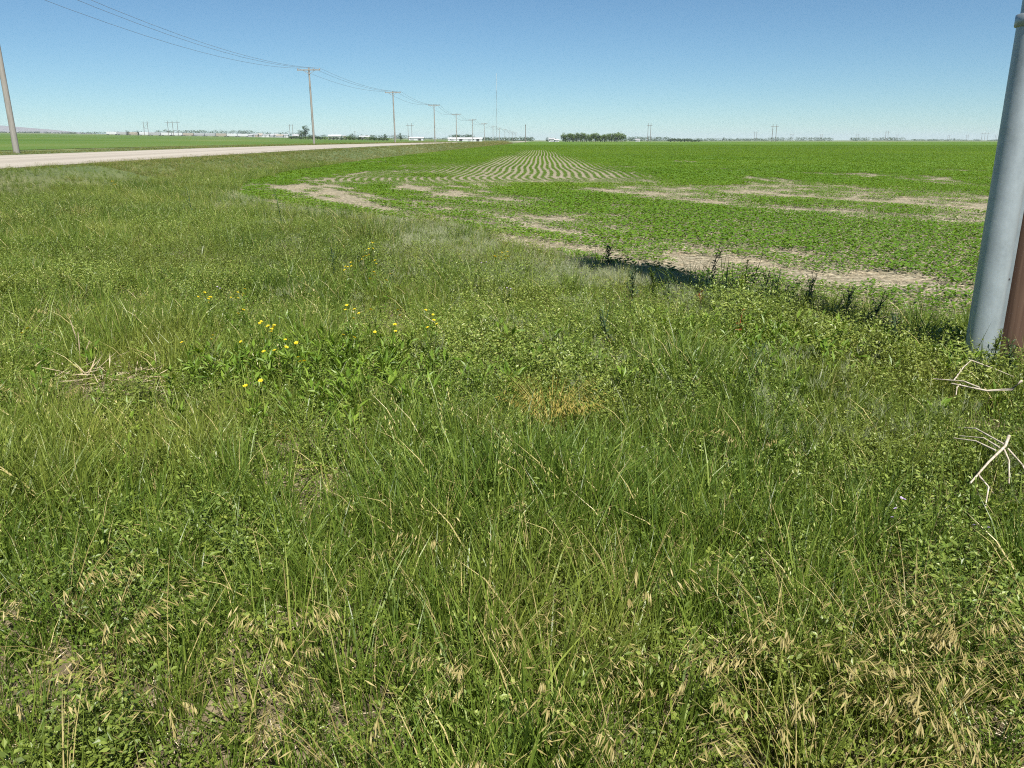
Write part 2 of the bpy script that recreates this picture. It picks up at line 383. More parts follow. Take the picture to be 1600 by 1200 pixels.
# ------------------------------------------------------------------ the setting
def grid(us, vs, lift=0.0):
    U, Vv = np.meshgrid(us, vs); X, Y = xy(U.ravel(), Vv.ravel())
    Z = hgt(X, Y) + lift
    n, k = len(us), len(vs)
    f = [(j * n + i, j * n + i + 1, (j + 1) * n + i + 1, (j + 1) * n + i) for j in range(k - 1) for i in range(n - 1)]
    return np.stack([X, Y, Z], 1), f
US = np.array([-9000, -5000, -3000, -2000, -1544, -1200, -900, -700, -500, -400, -300, -220, -160, -120, -90, -70, -55, -48, -44, -42, -40, -39, -38, -37, -36, -35, -34, -33, -32.4, -32, -28, -25.5, -23, -19.4, -19.2, -18.6,
               -18, -17.5, -17, -16.5, -16, -15.5, -15, -14.6, -13, -11, -8, -5, -2, 1, 4, 7, 10, 15, 25, 50, 100, 200, 400, 800, 1500, 3000, 5000, 9000], float)
VS = np.array([-300, -100, -40, -20, -10, 0, 5, 10, 15, 20, 25, 30, 35, 40, 45, 50, 55, 60, 70, 80, 95, 110, 130, 160, 190, 230, 270, 300, 340, 380, 420, 500, 600, 700, 800, 1000, 1200, 1400, 1700, 2000, 2500, 3000, 4000, 6000, 12000], float)
b = MB(); v, f = grid(US, VS); b.add(v, f)
tag(b.build('ground', 'ground', smooth=True), 'rough grassy prairie ground reaching out to the horizon', 'ground', kind='structure')
b = MB(); v, f = grid(np.array([-32, -28, -25.5, -23, -19.4]), VS[VS < 1500], 0.0)
uu = uv(v[:, 0], v[:, 1])[0]; v[:, 2] += .02 + .12 * (1 - ((uu + 25.7) / 6.4) ** 2)
b.add(v, f); tag(b.build('road', 'gravel', smooth=True), 'pale beige gravel road running past the roadside poles', 'road', kind='structure')
b = MB(); v, f = grid(US[(US <= -44) & (US > -2500)], VS[(VS > -50) & (VS < 1290)], .03); b.add(v, f)
tag(b.build('crop_field', 'field_left', smooth=True), 'green crop field on the far side of the gravel road', 'field', kind='structure')
bm = bmesh.new()
bm.faces.new([bm.verts.new((x, y, .012)) for x, y in FIELD_POLY]); bmesh.ops.triangulate(bm, faces=bm.faces)
bmesh.ops.recalc_face_normals(bm, faces=bm.faces)
if sum(f_.normal.z for f_ in bm.faces) < 0: bmesh.ops.reverse_faces(bm, faces=bm.faces)
me = bpy.data.meshes.new('crop_field'); bm.to_mesh(me); bm.free(); me.materials.append(MATS['field'])
tag(link(bpy.data.objects.new('crop_field', me)), 'bright green crop field with curved tan stubble rows beside the rough grass', 'field', kind='structure')
# spoil heap far behind the left field
b = MB(); xs = np.linspace(-3400, -1530, 24); ys = np.linspace(2900, 3400, 9)
X, Y = np.meshgrid(xs, ys); ridge = np.clip((-1530 - X) / 420, 0, 1.05) * 40
Z = 22 + np.where((Y > 2900) & (Y < 3400), ridge * np.clip(1 - np.abs(Y - 3150) / 250, 0, 1) ** .7, 0) * (0.9 + .2 * vnoise(X, Y, 120, 3))
Z[0] = 5; Z[-1] = 5; Z[:, -1] = 5
n = len(xs); b.add(np.stack([X.ravel(), Y.ravel(), Z.ravel()], 1), [(j * n + i, j * n + i + 1, (j + 1) * n + i + 1, (j + 1) * n + i) for j in range(len(ys) - 1) for i in range(n - 1)])
tag(b.build('hill', 'salt', smooth=True), 'long grey spoil heap sloping down behind the far field', 'hill', kind='structure')

# ------------------------------------------------------------------ vegetation sources
def src_grass(nb, hmin, hmax, wd, spread, curve, m='grass', dead=.08):
    b = MB(); base = np.zeros((nb, 3)); rr = spread * np.sqrt(rng.uniform(0, 1, nb)); aa = rng.uniform(0, 2 * math.pi, nb)
    base[:, 0] = rr * np.cos(aa); base[:, 1] = rr * np.sin(aa); base[:, 2] = -.01
    v = rng.uniform(0, .8, nb); v[rng.uniform(0, 1, nb) < dead] = 1.6
    b.blades(base, rng.uniform(hmin, hmax, nb), rng.uniform(.6, 1.2, nb) * wd, aa + rng.normal(0, .8, nb), rng.uniform(.02, .24, nb),
             rng.uniform(0, curve, nb), lev=(0, .35, .7), wp=(.8, 1, .65), v=v)
    return b.mesh('grass_tuft', m)
def src_seed(nb, h, m='grass', head='grass', big=1.0):
    """stalks ending in a narrow seed head, with some blades below"""
    b = MB(); aa = rng.uniform(0, 6.28, nb); base = np.stack([.05 * np.cos(aa), .05 * np.sin(aa), np.zeros(nb)], 1)
    hh = rng.uniform(.75, 1.1, nb) * h
    at = b.blades(base, hh, np.full(nb, .0028 * big), aa, rng.uniform(.05, .22, nb), rng.uniform(0, .2, nb), lev=(0, .5), wp=(1, .8), v=rng.uniform(.3, .9, nb))
    for t_ in np.linspace(.80, .99, 6):
        p = at(t_)
        for k in range(2): b.leaves(p, .020 * big, .004 * big, rng.uniform(0, 6.28, nb), rng.uniform(.5, 1.3, nb), v=rng.uniform(.7, 1.4, nb))
    k = nb * 2; base = np.zeros((k, 3)); base[:, :2] = rng.normal(0, .05, (k, 2)); aa = rng.uniform(0, 6.28, k)
    b.blades(base, rng.uniform(.4, .8, k) * h, np.full(k, .005 * big), aa, rng.uniform(.1, .4, k), rng.uniform(0, .6, k), v=rng.uniform(0, .8, k))
    return b.mesh('seed_grass', m)
def src_weed(ns, h, leaf, nl, m='weed', spread=.06):
    b = MB(); aa = rng.uniform(0, 6.28, ns); rr = spread * np.sqrt(rng.uniform(0, 1, ns))
    base = np.stack([rr * np.cos(aa), rr * np.sin(aa), np.full(ns, -.01)], 1)
    hh = rng.uniform(.6, 1.1, ns) * h; at = b.blades(base, hh, np.full(ns, .0035), aa, rng.uniform(.05, .45, ns), rng.uniform(0, .3, ns), lev=(0, .5), wp=(1, .7), v=rng.uniform(0, .5, ns))
    for t_ in np.linspace(.22, 1, nl):
        p = at(t_)
        for k in range(3):
            az = rng.uniform(0, 6.28, ns); q = p + np.stack([np.cos(az), np.sin(az), np.zeros(ns)], 1) * (leaf * rng.uniform(.1, 1.2, ns))[:, None]
            b.leaves(q, leaf * rng.uniform(.7, 1.3, ns), leaf * rng.uniform(.35, .55, ns), az, rng.uniform(-.4, .9, ns), v=rng.uniform(0, 1, ns), fold=.12)
    return b.mesh('leafy_weed', m)
def src_clover(nl, r, h, leaf):
    b = MB(); rr = r * np.sqrt(rng.uniform(0, 1, nl)); aa = rng.uniform(0, 6.28, nl)
    cen = np.stack([rr * np.cos(aa), rr * np.sin(aa), h * rng.uniform(.25, 1, nl)], 1); a0 = rng.uniform(0, 6.28, nl); v = rng.uniform(0, 1, nl)
    for k in range(3): b.leaves(cen, leaf * rng.uniform(.7, 1.2, nl), leaf * rng.uniform(.6, .9, nl), a0 + k * 2.09, rng.uniform(-.2, .6, nl), v=v, fold=.1)
    base = cen.copy(); base[:, 2] = -.01
    b.blades(base, cen[:, 2] + .01, np.full(nl, .002), a0, np.zeros(nl), np.zeros(nl), lev=(0,), wp=(1,), v=v * .5)
    return b.mesh('clover', 'clover')
def src_foxtail(ns, h):
    b = MB(); aa = rng.uniform(0, 6.28, ns); rr = .07 * np.sqrt(rng.uniform(0, 1, ns))
    base = np.stack([rr * np.cos(aa), rr * np.sin(aa), np.zeros(ns)], 1)
    hh = rng.uniform(.7, 1.1, ns) * h; at = b.blades(base, hh, np.full(ns, .003), aa, rng.uniform(.05, .3, ns), rng.uniform(0, .35, ns), lev=(0, .5), wp=(1, .7), v=rng.uniform(0, .6, ns))
    for t_ in (.84, .90, .96):
        p = at(t_); m_ = len(p)
        for k in range(4):
            b.blades(p, np.full(m_, .065), np.full(m_, .0022), rng.uniform(0, 6.28, m_), rng.uniform(.2, .8, m_), np.zeros(m_), lev=(0,), wp=(1,), v=rng.uniform(.6, 1.3, m_))
    k = ns; base = np.zeros((k, 3)); base[:, :2] = rng.normal(0, .05, (k, 2))
    b.blades(base, rng.uniform(.4, .8, k) * h, np.full(k, .004), rng.uniform(0, 6.28, k), rng.uniform(.1, .4, k), rng.uniform(0, .5, k), v=rng.uniform(0, .7, k))
    return b.mesh('foxtail', 'foxtail')
def src_litter(ns, r, ln, wd, m='straw'):
    b = MB(); c = np.zeros((ns, 3)); c[:, :2] = rng.normal(0, r * .5, (ns, 2)); c[:, 2] = rng.uniform(.004, .03, ns)
    b.leaves(c, ln * rng.uniform(.4, 1.2, ns), np.full(ns, wd), rng.uniform(0, 6.28, ns), rng.normal(0, .12, ns), v=rng.uniform(0, 1, ns)); return b.mesh('straw', m)
def src_crop(length, rows, step, nl, leaf, h, spread):
    """a stretch of crop rows along +Y"""
    b = MB()
    for r_ in range(rows):
        u0 = (r_ - (rows - 1) / 2) * .35
        k = int(length / step); py = np.repeat(np.linspace(-length / 2, length / 2, k, endpoint=False) + rng.normal(0, step * .3, k), nl)
        px_ = u0 + np.repeat(rng.normal(0, .025, k), nl); hh = np.repeat(rng.uniform(.7, 1.15, k), nl) * h; n = k * nl
        t_ = rng.uniform(.3, 1, n); az = rng.uniform(0, 6.28, n); d = spread * rng.uniform(.1, 1, n)
        cen = np.stack([px_ + d * np.cos(az), py + d * np.sin(az), hh * t_], 1)
        b.leaves(cen, leaf * rng.uniform(.6, 1.2, n), leaf * rng.uniform(.4, .65, n), az, rng.uniform(-.3, .8, n), v=rng.uniform(0, 1, n), fold=.1)
        base = np.stack([px_, py, np.zeros(n)], 1)[::nl]
        b.blades(base, hh[::nl] * .8, np.full(k, .005), rng.uniform(0, 6.28, k), rng.uniform(0, .2, k), np.zeros(k), lev=(0,), wp=(1,), v=rng.uniform(0, .5, k))
    return b.mesh('crop_row', 'crop')

def rots(n, tilt=.12, lean=None):
    r = np.stack([rng.normal(0, tilt, n), rng.normal(0, tilt, n), rng.uniform(0, 6.28, n)], 1)
    return r

def sample(nmax, x0, x1, y0, y1, dens, keep):
    """random points thinned by dens(x,y) per square metre"""
    n = int((x1 - x0) * (y1 - y0) * nmax); x = rng.uniform(x0, x1, n); y = rng.uniform(y0, y1, n)
    k = keep(x, y); x, y = x[k], y[k]
    k = rng.uniform(0, 1, len(x)) < dens(x, y) / nmax
    return x[k], y[k]
def rough(x, y):
    u, v = uv(x, y)
    return (~in_poly(x, y, FIELD_POLY)) & (u > -18.8) & (np.abs(x) < .74 * np.maximum(y, 0) + 1.6) & (y > .9)
def falloff(y):   # plants per square metre thin out (and grow in patch size) with distance
    return np.interp(y, [0, 3, 6, 10, 20, 35, 60], [1.15, .95, .62, .40, .26, .17, .10])
def grow(y): return np.interp(y, [0, 6, 12, 20, 35, 60, 400], [1, 1.05, 1.1, 1.15, 1.2, 1.3, 1.4])

def short(x, y):  # mown low beside the road
    return .38 + .62 * sstep(-18.5, -12.5, uv(x, y)[0])
def belt(x, y):   # tall weeds on the near side of the pole's shadow
    ax, ay, bx, by = 2.75, 5.3, 2.1, 7.5; t = np.clip(((x - ax) * (bx - ax) + (y - ay) * (by - ay)) / ((bx - ax) ** 2 + (by - ay) ** 2), 0, 1)
    return np.exp(-(np.hypot(x - ax - t * (bx - ax), y - ay - t * (by - ay)) / .42) ** 2)
# bare and dark gaps seen in the rough grass (x, y, radius)
GAPS = [(-.97, 4.35, .22), (.75, 5.9, .25), (-2.65, 5.05, .5), (-.88, 3.72, .25), (2.2, 3.5, .36), (2.8, 4.65, .3), (.22, 4.3, .28), (-1.35, 4.3, .25)]
def gapf(x, y):
    f_ = np.ones(np.shape(x))
    for gx, gy, gr in GAPS: f_ *= 1 - .8 * np.exp(-((x - gx) ** 2 + (y - gy) ** 2) / gr ** 2)
    return f_
PALE = lambda x, y: np.exp(-(edge_dist(x, y) / 2.3) ** 2)           # the silvery foxtail belt along the field

Z0 = lambda x, y: hgt(x, y)
# --- grass blades
gsrc = [src_grass(24, .16, .40, .0055, .055, .35, dead=.03) for _ in range(4)] + [src_grass(18, .20, .46, .0078, .05, .7, dead=.05) for _ in range(3)] + [src_seed(5, .5) for _ in range(2)]
def dens_g(x, y):
    c = vnoise(x, y, .55, 1) * .6 + vnoise(x, y, 1.7, 2) * .4
    tall = sstep(.32, .68, c)
    front = np.exp(-((y - 3.2) / 1.6) ** 2) * .75
    return (22 + 190 * np.clip(tall + front * (.6 + .5 * vnoise(x, y, .8, 21)), 0, 1.2)) * np.interp(y, [0, 4.5, 6.5], [1.25, 1.2, .9]) * falloff(y) * gapf(x, y) * (1 - .7 * PALE(x, y))
x, y = sample(330, -38, 9, .9, 60, dens_g, rough)
s = grow(y) * rng.uniform(.65, 1.1, len(x)) * (.45 + .45 * vnoise(x, y, 1.1, 5) + .45 * vnoise(x, y, .38, 7)) * short(x, y)
idx = np.where(rng.uniform(0, 1, len(x)) < .03, rng.integers(7, 9, len(x)), rng.integers(0, 7, len(x)))
ro_ = rots(len(x), .09); ro_[:, 1] += .10 * (vnoise(x, y, 1.5, 9) - .35)
scatter('grass', gsrc, x, y, Z0(x, y), ro_, np.stack([s, s, s], 1), idx, np.clip(vnoise(x, y, 2.2, 6) * .7 + rng.uniform(0, .4, len(x)), 0, 1),
        'dense wild green grass blades covering the rough ground', 'grass')
print('grass', len(x))
# --- small-leaved weeds
wsrc = [src_weed(7, .28, .019, 9) for _ in range(4)] + [src_weed(6, .33, .024, 9) for _ in range(2)]
def dens_w(x, y):
    c = vnoise(x, y, .6, 11) * .55 + vnoise(x, y, 2.0, 12) * .45
    mid = np.interp(y, [0, 2.5, 4.0, 5.5, 12], [.30, .28, .5, 1.05, .9])
    return (30 + 150 * sstep(.32, .62, c)) * mid * falloff(y) * gapf(x, y) * (1 - .8 * PALE(x, y)) + 110 * belt(x, y)
x, y = sample(220, -38, 9, .9, 60, dens_w, rough)
s = grow(y) * rng.uniform(.6, 1.15, len(x)) * (.6 + .4 * vnoise(x, y, 1.3, 15) + .3 * vnoise(x, y, .4, 17) + .40 * belt(x, y)) * short(x, y)
scatter('leafy_weeds', wsrc, x, y, Z0(x, y), rots(len(x), .15), np.stack([s, s, s], 1), rng.integers(0, 6, len(x)), np.clip(vnoise(x, y, 1.8, 16) * .7 + rng.uniform(0, .4, len(x)), 0, 1),
        'small-leaved green weeds tangled through the rough grass', 'weeds')
print('weeds', len(x))
# --- fresh broad-leaved growth in patches
def leafy_patch(x, y): return np.exp(-((x + 1.25) / 1.0) ** 2 - ((y - 5.3) / .8) ** 2) + .9 * np.exp(-((x - 2.1) / .7) ** 2 - ((y - 6.0) / .8) ** 2) + .8 * np.exp(-((x - 2.9) / .5) ** 2 - ((y - 5.9) / .6) ** 2)
def src_broad():
    b = MB(); n = 16; az = rng.uniform(0, 6.28, n); el = rng.uniform(.1, 1.1, n); ln = rng.uniform(.045, .10, n)
    c = np.stack([np.cos(az) * .02, np.sin(az) * .02, rng.uniform(.04, .26, n)], 1); b.leaves(c, ln, ln * .26, az, el, fold=.25)
    k = 5; b.blades(np.zeros((k, 3)), rng.uniform(.15, .34, k), np.full(k, .004), rng.uniform(0, 6.28, k), rng.uniform(.05, .3, k), np.zeros(k), lev=(0, .5), wp=(1, .7)); return b.mesh('broad_weed', 'broad')
psrc = [src_broad() for _ in range(4)]
x, y = sample(110, -5, 5, 3, 9, lambda a, c: 110 * leafy_patch(a, c), rough)
s = rng.uniform(.6, 1.15, len(x))
scatter('broad_leaved_weeds', psrc, x, y, Z0(x, y), rots(len(x), .12), np.stack([s, s, s], 1), rng.integers(0, 4, len(x)), rng.uniform(0, 1, len(x)), 'bright green broad-leaved weeds growing in patches', 'weeds')
# --- clover and other low leaves
csrc = [src_clover(42, .11, .11, .016) for _ in range(4)]
def dens_c(x, y): return (35 + 70 * sstep(.4, .8, vnoise(x, y, .9, 31))) * np.interp(y, [0, 2.2, 4, 9, 14], [1.0, .9, .6, .35, .15]) * gapf(x, y)
x, y = sample(120, -12, 8, .9, 16, dens_c, rough)
s = rng.uniform(.7, 1.4, len(x))
scatter('clover', csrc, x, y, Z0(x, y), rots(len(x), .1), np.stack([s, s, s], 1), rng.integers(0, 4, len(x)), rng.uniform(0, 1, len(x)),
        'low clover leaves filling the gaps between grass blades', 'clover')
print('clover', len(x))
# --- foxtail barley belt along the field edge
fsrc = [src_foxtail(16, .30) for _ in range(4)]
def dens_f(x, y): return 150 * PALE(x, y) * (1 - sstep(1.8, 2.8, x)) * sstep(.2, .6, vnoise(x, y, 1.2, 41)) * np.interp(y, [0, 5, 10, 20, 35], [.5, .8, .8, .4, .2])
x, y = sample(200, -22, 9, 1.5, 34, dens_f, rough)
s = grow(y) * rng.uniform(.6, 1.0, len(x)) * np.interp(y, [5, 9, 20], [.95, .65, .5]); ro_ = rots(len(x), .12)
scatter('foxtail_grass', fsrc, x, y, Z0(x, y), ro_, np.stack([s, s, s], 1), rng.integers(0, 4, len(x)), np.clip(vnoise(x, y, 2, 42) + rng.uniform(-.2, .2, len(x)), 0, 1),
        'silvery green foxtail grass in a belt along the crop edge', 'grass')
print('foxtail', len(x))
# --- dead straw lying under the grass and on the bare field edge
lsrc = [src_litter(16, .16, .12, .004) for _ in range(3)]
def dens_l(x, y): return 30 * np.interp(y, [0, 5, 14], [1, .8, .4])
x, y = sample(30, -9, 7, .9, 15, dens_l, rough)
s = rng.uniform(.7, 1.3, len(x))
x2, y2 = sample(40, -9, 22, 6, 36, lambda a, c: np.full(a.shape, 40.) * np.interp(c, [6, 12, 18, 36], [1, .7, .3, .1]), lambda a, c: in_poly(a, c, FIELD_POLY) & (np.abs(a) < .74 * c + 1))
x = np.concatenate([x, x2]); y = np.concatenate([y, y2]); s = np.concatenate([s, rng.uniform(.7, 1.5, len(x2))])
scatter('straw_litter', lsrc, x, y, Z0(x, y) + .014, np.stack([np.zeros(len(x)), np.zeros(len(x)), rng.uniform(0, 6.28, len(x))], 1), np.stack([s, s, s], 1), rng.integers(0, 3, len(x)), rng.uniform(0, 1, len(x)),
        'pale dead straw and stubble scattered on the soil', 'straw')
print('litter', len(x))
# --- verge grass along both sides of the road, far enough to close the view
vsrc = [src_seed(9, .55, 'verge', big=1.9) for _ in range(3)] + [src_grass(26, .22, .5, .012, .16, .5, 'verge', dead=.2) for _ in range(3)]
def strip(u0, u1, v0, v1, dens):
    n = int((u1 - u0) * (v1 - v0) * dens); u = rng.uniform(u0, u1, n); v = v0 + (v1 - v0) * rng.uniform(0, 1, n) ** 1.35
    return u, v
U_, V_ = [], []
for a in ((-19.0, -14.4, 34, 420, 6.0), (-19.2, -18.2, 22, 80, 14), (-39, -32.3, 36, 330, 3.0), (-18.6, -13.4, 34, 70, 9)):
    u, v = strip(*a); U_.append(u); V_.append(v)
u = np.concatenate(U_); v = np.concatenate(V_); x, y = xy(u, v)
k = ~in_poly(x, y, FIELD_POLY) & (x > -.74 * y - 4); x, y = x[k], y[k]
s = np.interp(y, [20, 60, 110, 230, 420], [.30, .36, .42, .62, 1.3]) * rng.uniform(.5, 1.15, len(x))
scatter('verge_grass', vsrc, x, y, Z0(x, y), rots(len(x), .12), np.stack([s * 1.6, s * 1.6, s], 1), rng.integers(0, 6, len(x)), np.clip(vnoise(x, y, 9, 51) * .8 + rng.uniform(0, .3, len(x)), 0, 1),
        'seeding grass on the verges along the gravel road', 'grass')
print('verge', len(x))

# --- the crop, drilled in rows
ARCS = [[(-6.0, 41.3), (-6.9, 37.8), (-8.0, 34.9), (-7.9, 31.0), (-6.8, 27.2), (-5.7, 24.8), (-4.4, 22.5), (-3.4, 21.0), (-2.3, 18.8)], [(-6.1, 34.9), (-6.6, 32.8), (-6.5, 29.8), (-5.4, 26.6), (-4.3, 24.8)], [(-7.3, 34.3), (-6.9, 29.8), (-5.6, 26.2), (-4.8, 24.5)], [(-4.2, 36.6), (-4.4, 32.8), (-3.5, 29.0), (-2.5, 26.9), (-1.5, 25.1)], [(-3.2, 36.6), (-3.5, 32.8), (-2.7, 29.4)], [(-2.2, 37.2), (-2.5, 32.8), (-1.8, 29.4), (-0.7, 26.9)], [(-1.3, 37.8), (-1.6, 33.3), (-0.9, 30.2)], [(0.0, 37.8), (-0.6, 33.3), (0.0, 30.6)], [(-2.1, 27.9), (-0.8, 24.5), (0.0, 23.2)]]      # where the drill swung round at the headland
def arc_dist(x, y, ky=.30):
    d = np.full(np.shape(x), 1e9)
    for L_ in ARCS:
        for (x1, y1), (x2, y2) in zip(L_[:-1], L_[1:]):
            dx, dy = x2 - x1, (y2 - y1) * ky; t = np.clip(((x - x1) * dx + (y - y1) * ky * dy) / (dx * dx + dy * dy + 1e-9), 0, 1)
            d = np.minimum(d, np.hypot(x - x1 - t * dx, (y - y1) * ky - t * dy))
    return d
def sparse(x, y):
    """0 = closed canopy, 1 = bare stubble"""
    u, v = uv(x, y); q = edge_q(x, y); nz = vnoise(x, y, 1.3, 61); nb = vnoise(x, y, 4.0, 62)
    s_ = .12 * sstep(.55, .9, nz)
    main = (y > 34.2)
    lo = np.interp(v, [34, 45, 74, 143, 170], [-4.5, -4.6, -4.2, -3.4, -2.6]); hi = np.interp(v, [34, 45, 74, 143, 170], [4.6, 4.2, 3.0, .6, -.6])
    band = sstep(lo - 1.8 * nb, lo + .9, u) * (1 - sstep(hi - 1.4, hi + 1.2 + nb, u)) * (1 - sstep(120, 165, v)) * sstep(31.5, 34, y)
    s_ = np.maximum(s_, .9 * band)
    s_ = np.maximum(s_, .75 * main * sstep(-11, -9, u) * (1 - sstep(-3, -2, u)) * (1 - sstep(50, 75, v)) * sstep(.2, .5, nb))
    s_ = np.maximum(s_, np.exp(-((q - 13.5) / 1.3) ** 2) * sstep(4.0, 6.0, x) * (.6 + .6 * nz) * (x < 24))
    s_ = np.maximum(s_, .9 * np.exp(-((q - 10.6) / .7) ** 2) * sstep(3, 6, x) * sstep(.25, .6, nz))
    s_ = np.maximum(s_, np.exp(-((y - 33.6 - .25 * np.clip(x, -9, 0)) / 1.7) ** 2) * (x < 6.5) * sstep(.35, .6, .5 + .5 * np.sin(2 * math.pi * u / 1.35 + 1.2 * nb) * (.5 + vnoise(x, y, 2, 63))))
    s_ = np.maximum(s_, .95 * np.exp(-((x + 7.2) / 1.6) ** 2 - ((y - 29.5) / 2.2) ** 2))
    for q0, wq in ((-.2, .35), (1.0, .3), (2.4, .4), (4.3, .4), (6.2, .35)): s_ = np.maximum(s_, .95 * np.exp(-((q - q0 - .4 * (nb - .5)) / wq) ** 2) * (x < 1.5) * sstep(.3, .55, vnoise(x + 3 * q0, y, 2.2, 66)))
    s_ = np.maximum(s_, .8 * np.exp(-((x - .2) / 1.7) ** 2 - ((y - 17.2) / 1.6) ** 2) * sstep(.2, .5, nz))
    s_ = np.maximum(s_, (1 - sstep(.2, 2.2, q + 1.8 * (nz - .5))) * sstep(.3, 2.6, x) * (.2 + .65 * vnoise(x, y, .7, 64)))
    s_ = np.maximum(s_, .9 * np.exp(-((q - 29.5) / 1.2) ** 2) * sstep(9, 12, x) * (x < 26) * sstep(.15, .5, nz))
    s_ = np.maximum(s_, .85 * np.exp(-((q - 25.1) / 2.0) ** 2) * sstep(13, 16, x) * (x < 26) * sstep(.35, .65, nz))
    s_ = np.maximum(s_, .75 * sstep(.62, .8, vnoise(x * .8 + y * .6, (y * .8 - x * .6) * .25, 1.6, 67)) * (q < 16) * (q > 2.5))
    s_ = np.maximum(s_, .6 * sstep(.66, .85, vnoise(x, y * .6, 3.5, 68)) * (q >= 13) * (y < 70))
    fine = vnoise(x, y, .45, 69)
    s_ = np.where((y > 32) & (u > -9) & (u < 6.5), s_ * (.8 + .3 * fine), s_ * (.45 + .85 * fine))
    s_ = np.maximum(s_, np.exp(-(arc_dist(x, y) / .27) ** 2) * (.65 + .5 * nz))
    return np.clip(s_, 0, 1)
def wig(v):
    return .15 * np.sin(2 * math.pi * (v - 38) / 24) * np.exp(-((v - 46) / 10) ** 2) + .03 * np.sin(v * .13) + np.where(v < 39, .035 * (39 - v) ** 2, 0)
px_l, py_l, az_l, kind_l = [], [], [], []
# headland rows, parallel to the near edge
ex, ey = .6, -.8
for q in np.arange(-1.75, 16, .35):
    t = np.arange(-14, 46, 1.0) + rng.uniform(0, 1)
    bx = -8.2 + .8 * q + ex * t; by = 25.2 + .6 * q + ey * t
    ok = in_poly(bx, by, FIELD_POLY) & (np.abs(bx) < .72 * by + 2) & (by > 3) & (((q < 13.5) & (by < 34.6)))
    px_l.append(bx[ok]); py_l.append(by[ok]); az_l.append(np.full(ok.sum(), math.atan2(ey, ex) - math.pi / 2)); kind_l.append(np.zeros(ok.sum(), int))
# main rows, along the road
for u in np.arange(-15, 90, .35):
    v = np.arange(12, 92, 1.0) + rng.uniform(0, 1); uw = u + wig(v); bx, by = xy(uw, v)
    ok = in_poly(bx, by, FIELD_POLY) & (np.abs(bx) < .72 * by + 2) & ~((edge_q(bx, by) < 13.5) & (by < 34.6))
    dv = np.arctan(wig(v + .5) - wig(v - .5))
    px_l.append(bx[ok]); py_l.append(by[ok]); az_l.append((-BETA - dv)[ok]); kind_l.append(np.zeros(ok.sum(), int))
x = np.concatenate(px_l); y = np.concatenate(py_l); az = np.concatenate(az_l)
sp_ = sparse(x, y); u, v = uv(x, y)
stripe = (y > 32) & (u > -9) & (u < 5.5)
k = (rng.uniform(0, 1, len(x)) > np.where(stripe, sp_ * .06, sp_ * .82))
x, y, az, sp_, stripe = x[k], y[k], az[k], sp_[k], stripe[k]
wx = np.where(stripe, 1.25 - .5 * sp_, 2.0 - 1.1 * sp_) * rng.uniform(.9, 1.1, len(x)); hz_ = (1.0 - .72 * sp_) * rng.uniform(.85, 1.15, len(x))
ksrc = [src_crop(1.08, 1, .065, 13, .052, .105, .10) for _ in range(5)]
n = len(x); rot = np.stack([np.zeros(n), np.zeros(n), az + math.pi * rng.integers(0, 2, n)], 1)
scatter('crop_plants', ksrc, x, y, np.full(n, .012), rot, np.stack([wx, np.ones(n), hz_], 1), rng.integers(0, 5, n), np.clip(vnoise(x, y, 6, 71) * .6 + rng.uniform(0, .4, n), 0, 1),
        'bright green young crop plants drilled in close rows', 'crop')
print('crop', n)
# further out the rows come in blocks of three, four metres long
X_, Y_ = [], []
for u in np.arange(-14.2, 225, 1.05):
    v = np.arange(92, 300, 4.0) + rng.uniform(0, .6); bx, by = xy(u + wig(v), v)
    ok = in_poly(bx, by, FIELD_POLY) & (np.abs(bx) < .70 * by + 2); X_.append(bx[ok]); Y_.append(by[ok])
x = np.concatenate(X_); y = np.concatenate(Y_); n = len(x); sp_ = sparse(x, y)
bsrc = [src_crop(4.1, 3, .13, 7, .085, .11, .15) for _ in range(4)] + [src_crop(4.1, 3, .13, 6, .07, .085, .075) for _ in range(2)]
rot = np.stack([np.zeros(n), np.zeros(n), np.full(n, -BETA) + math.pi * rng.integers(0, 2, n)], 1)
idx = np.where(sp_ > .4, rng.integers(4, 6, n), rng.integers(0, 4, n))
scatter('crop_plants', bsrc, x, y, np.full(n, .012), rot, np.stack([np.ones(n), np.ones(n), rng.uniform(.85, 1.15, n)], 1), idx, np.clip(vnoise(x, y, 14, 72) * .6 + rng.uniform(0, .4, n), 0, 1),
        'distant green crop rows running out towards the shelterbelt', 'crop')
print('blocks', n)

#OBJECTS#
# ------------------------------------------------------------------ copies of whole things
def copy_tree(o, parent=None):
    c = o.copy(); C.objects.link(c)
    if parent is not None: c.parent = parent
    for ch in o.children: copy_tree(ch, c)
    return c
def far(p, Y): return (p - 800) / 1336 * Y          # bearing -> east-west offset at distance Y

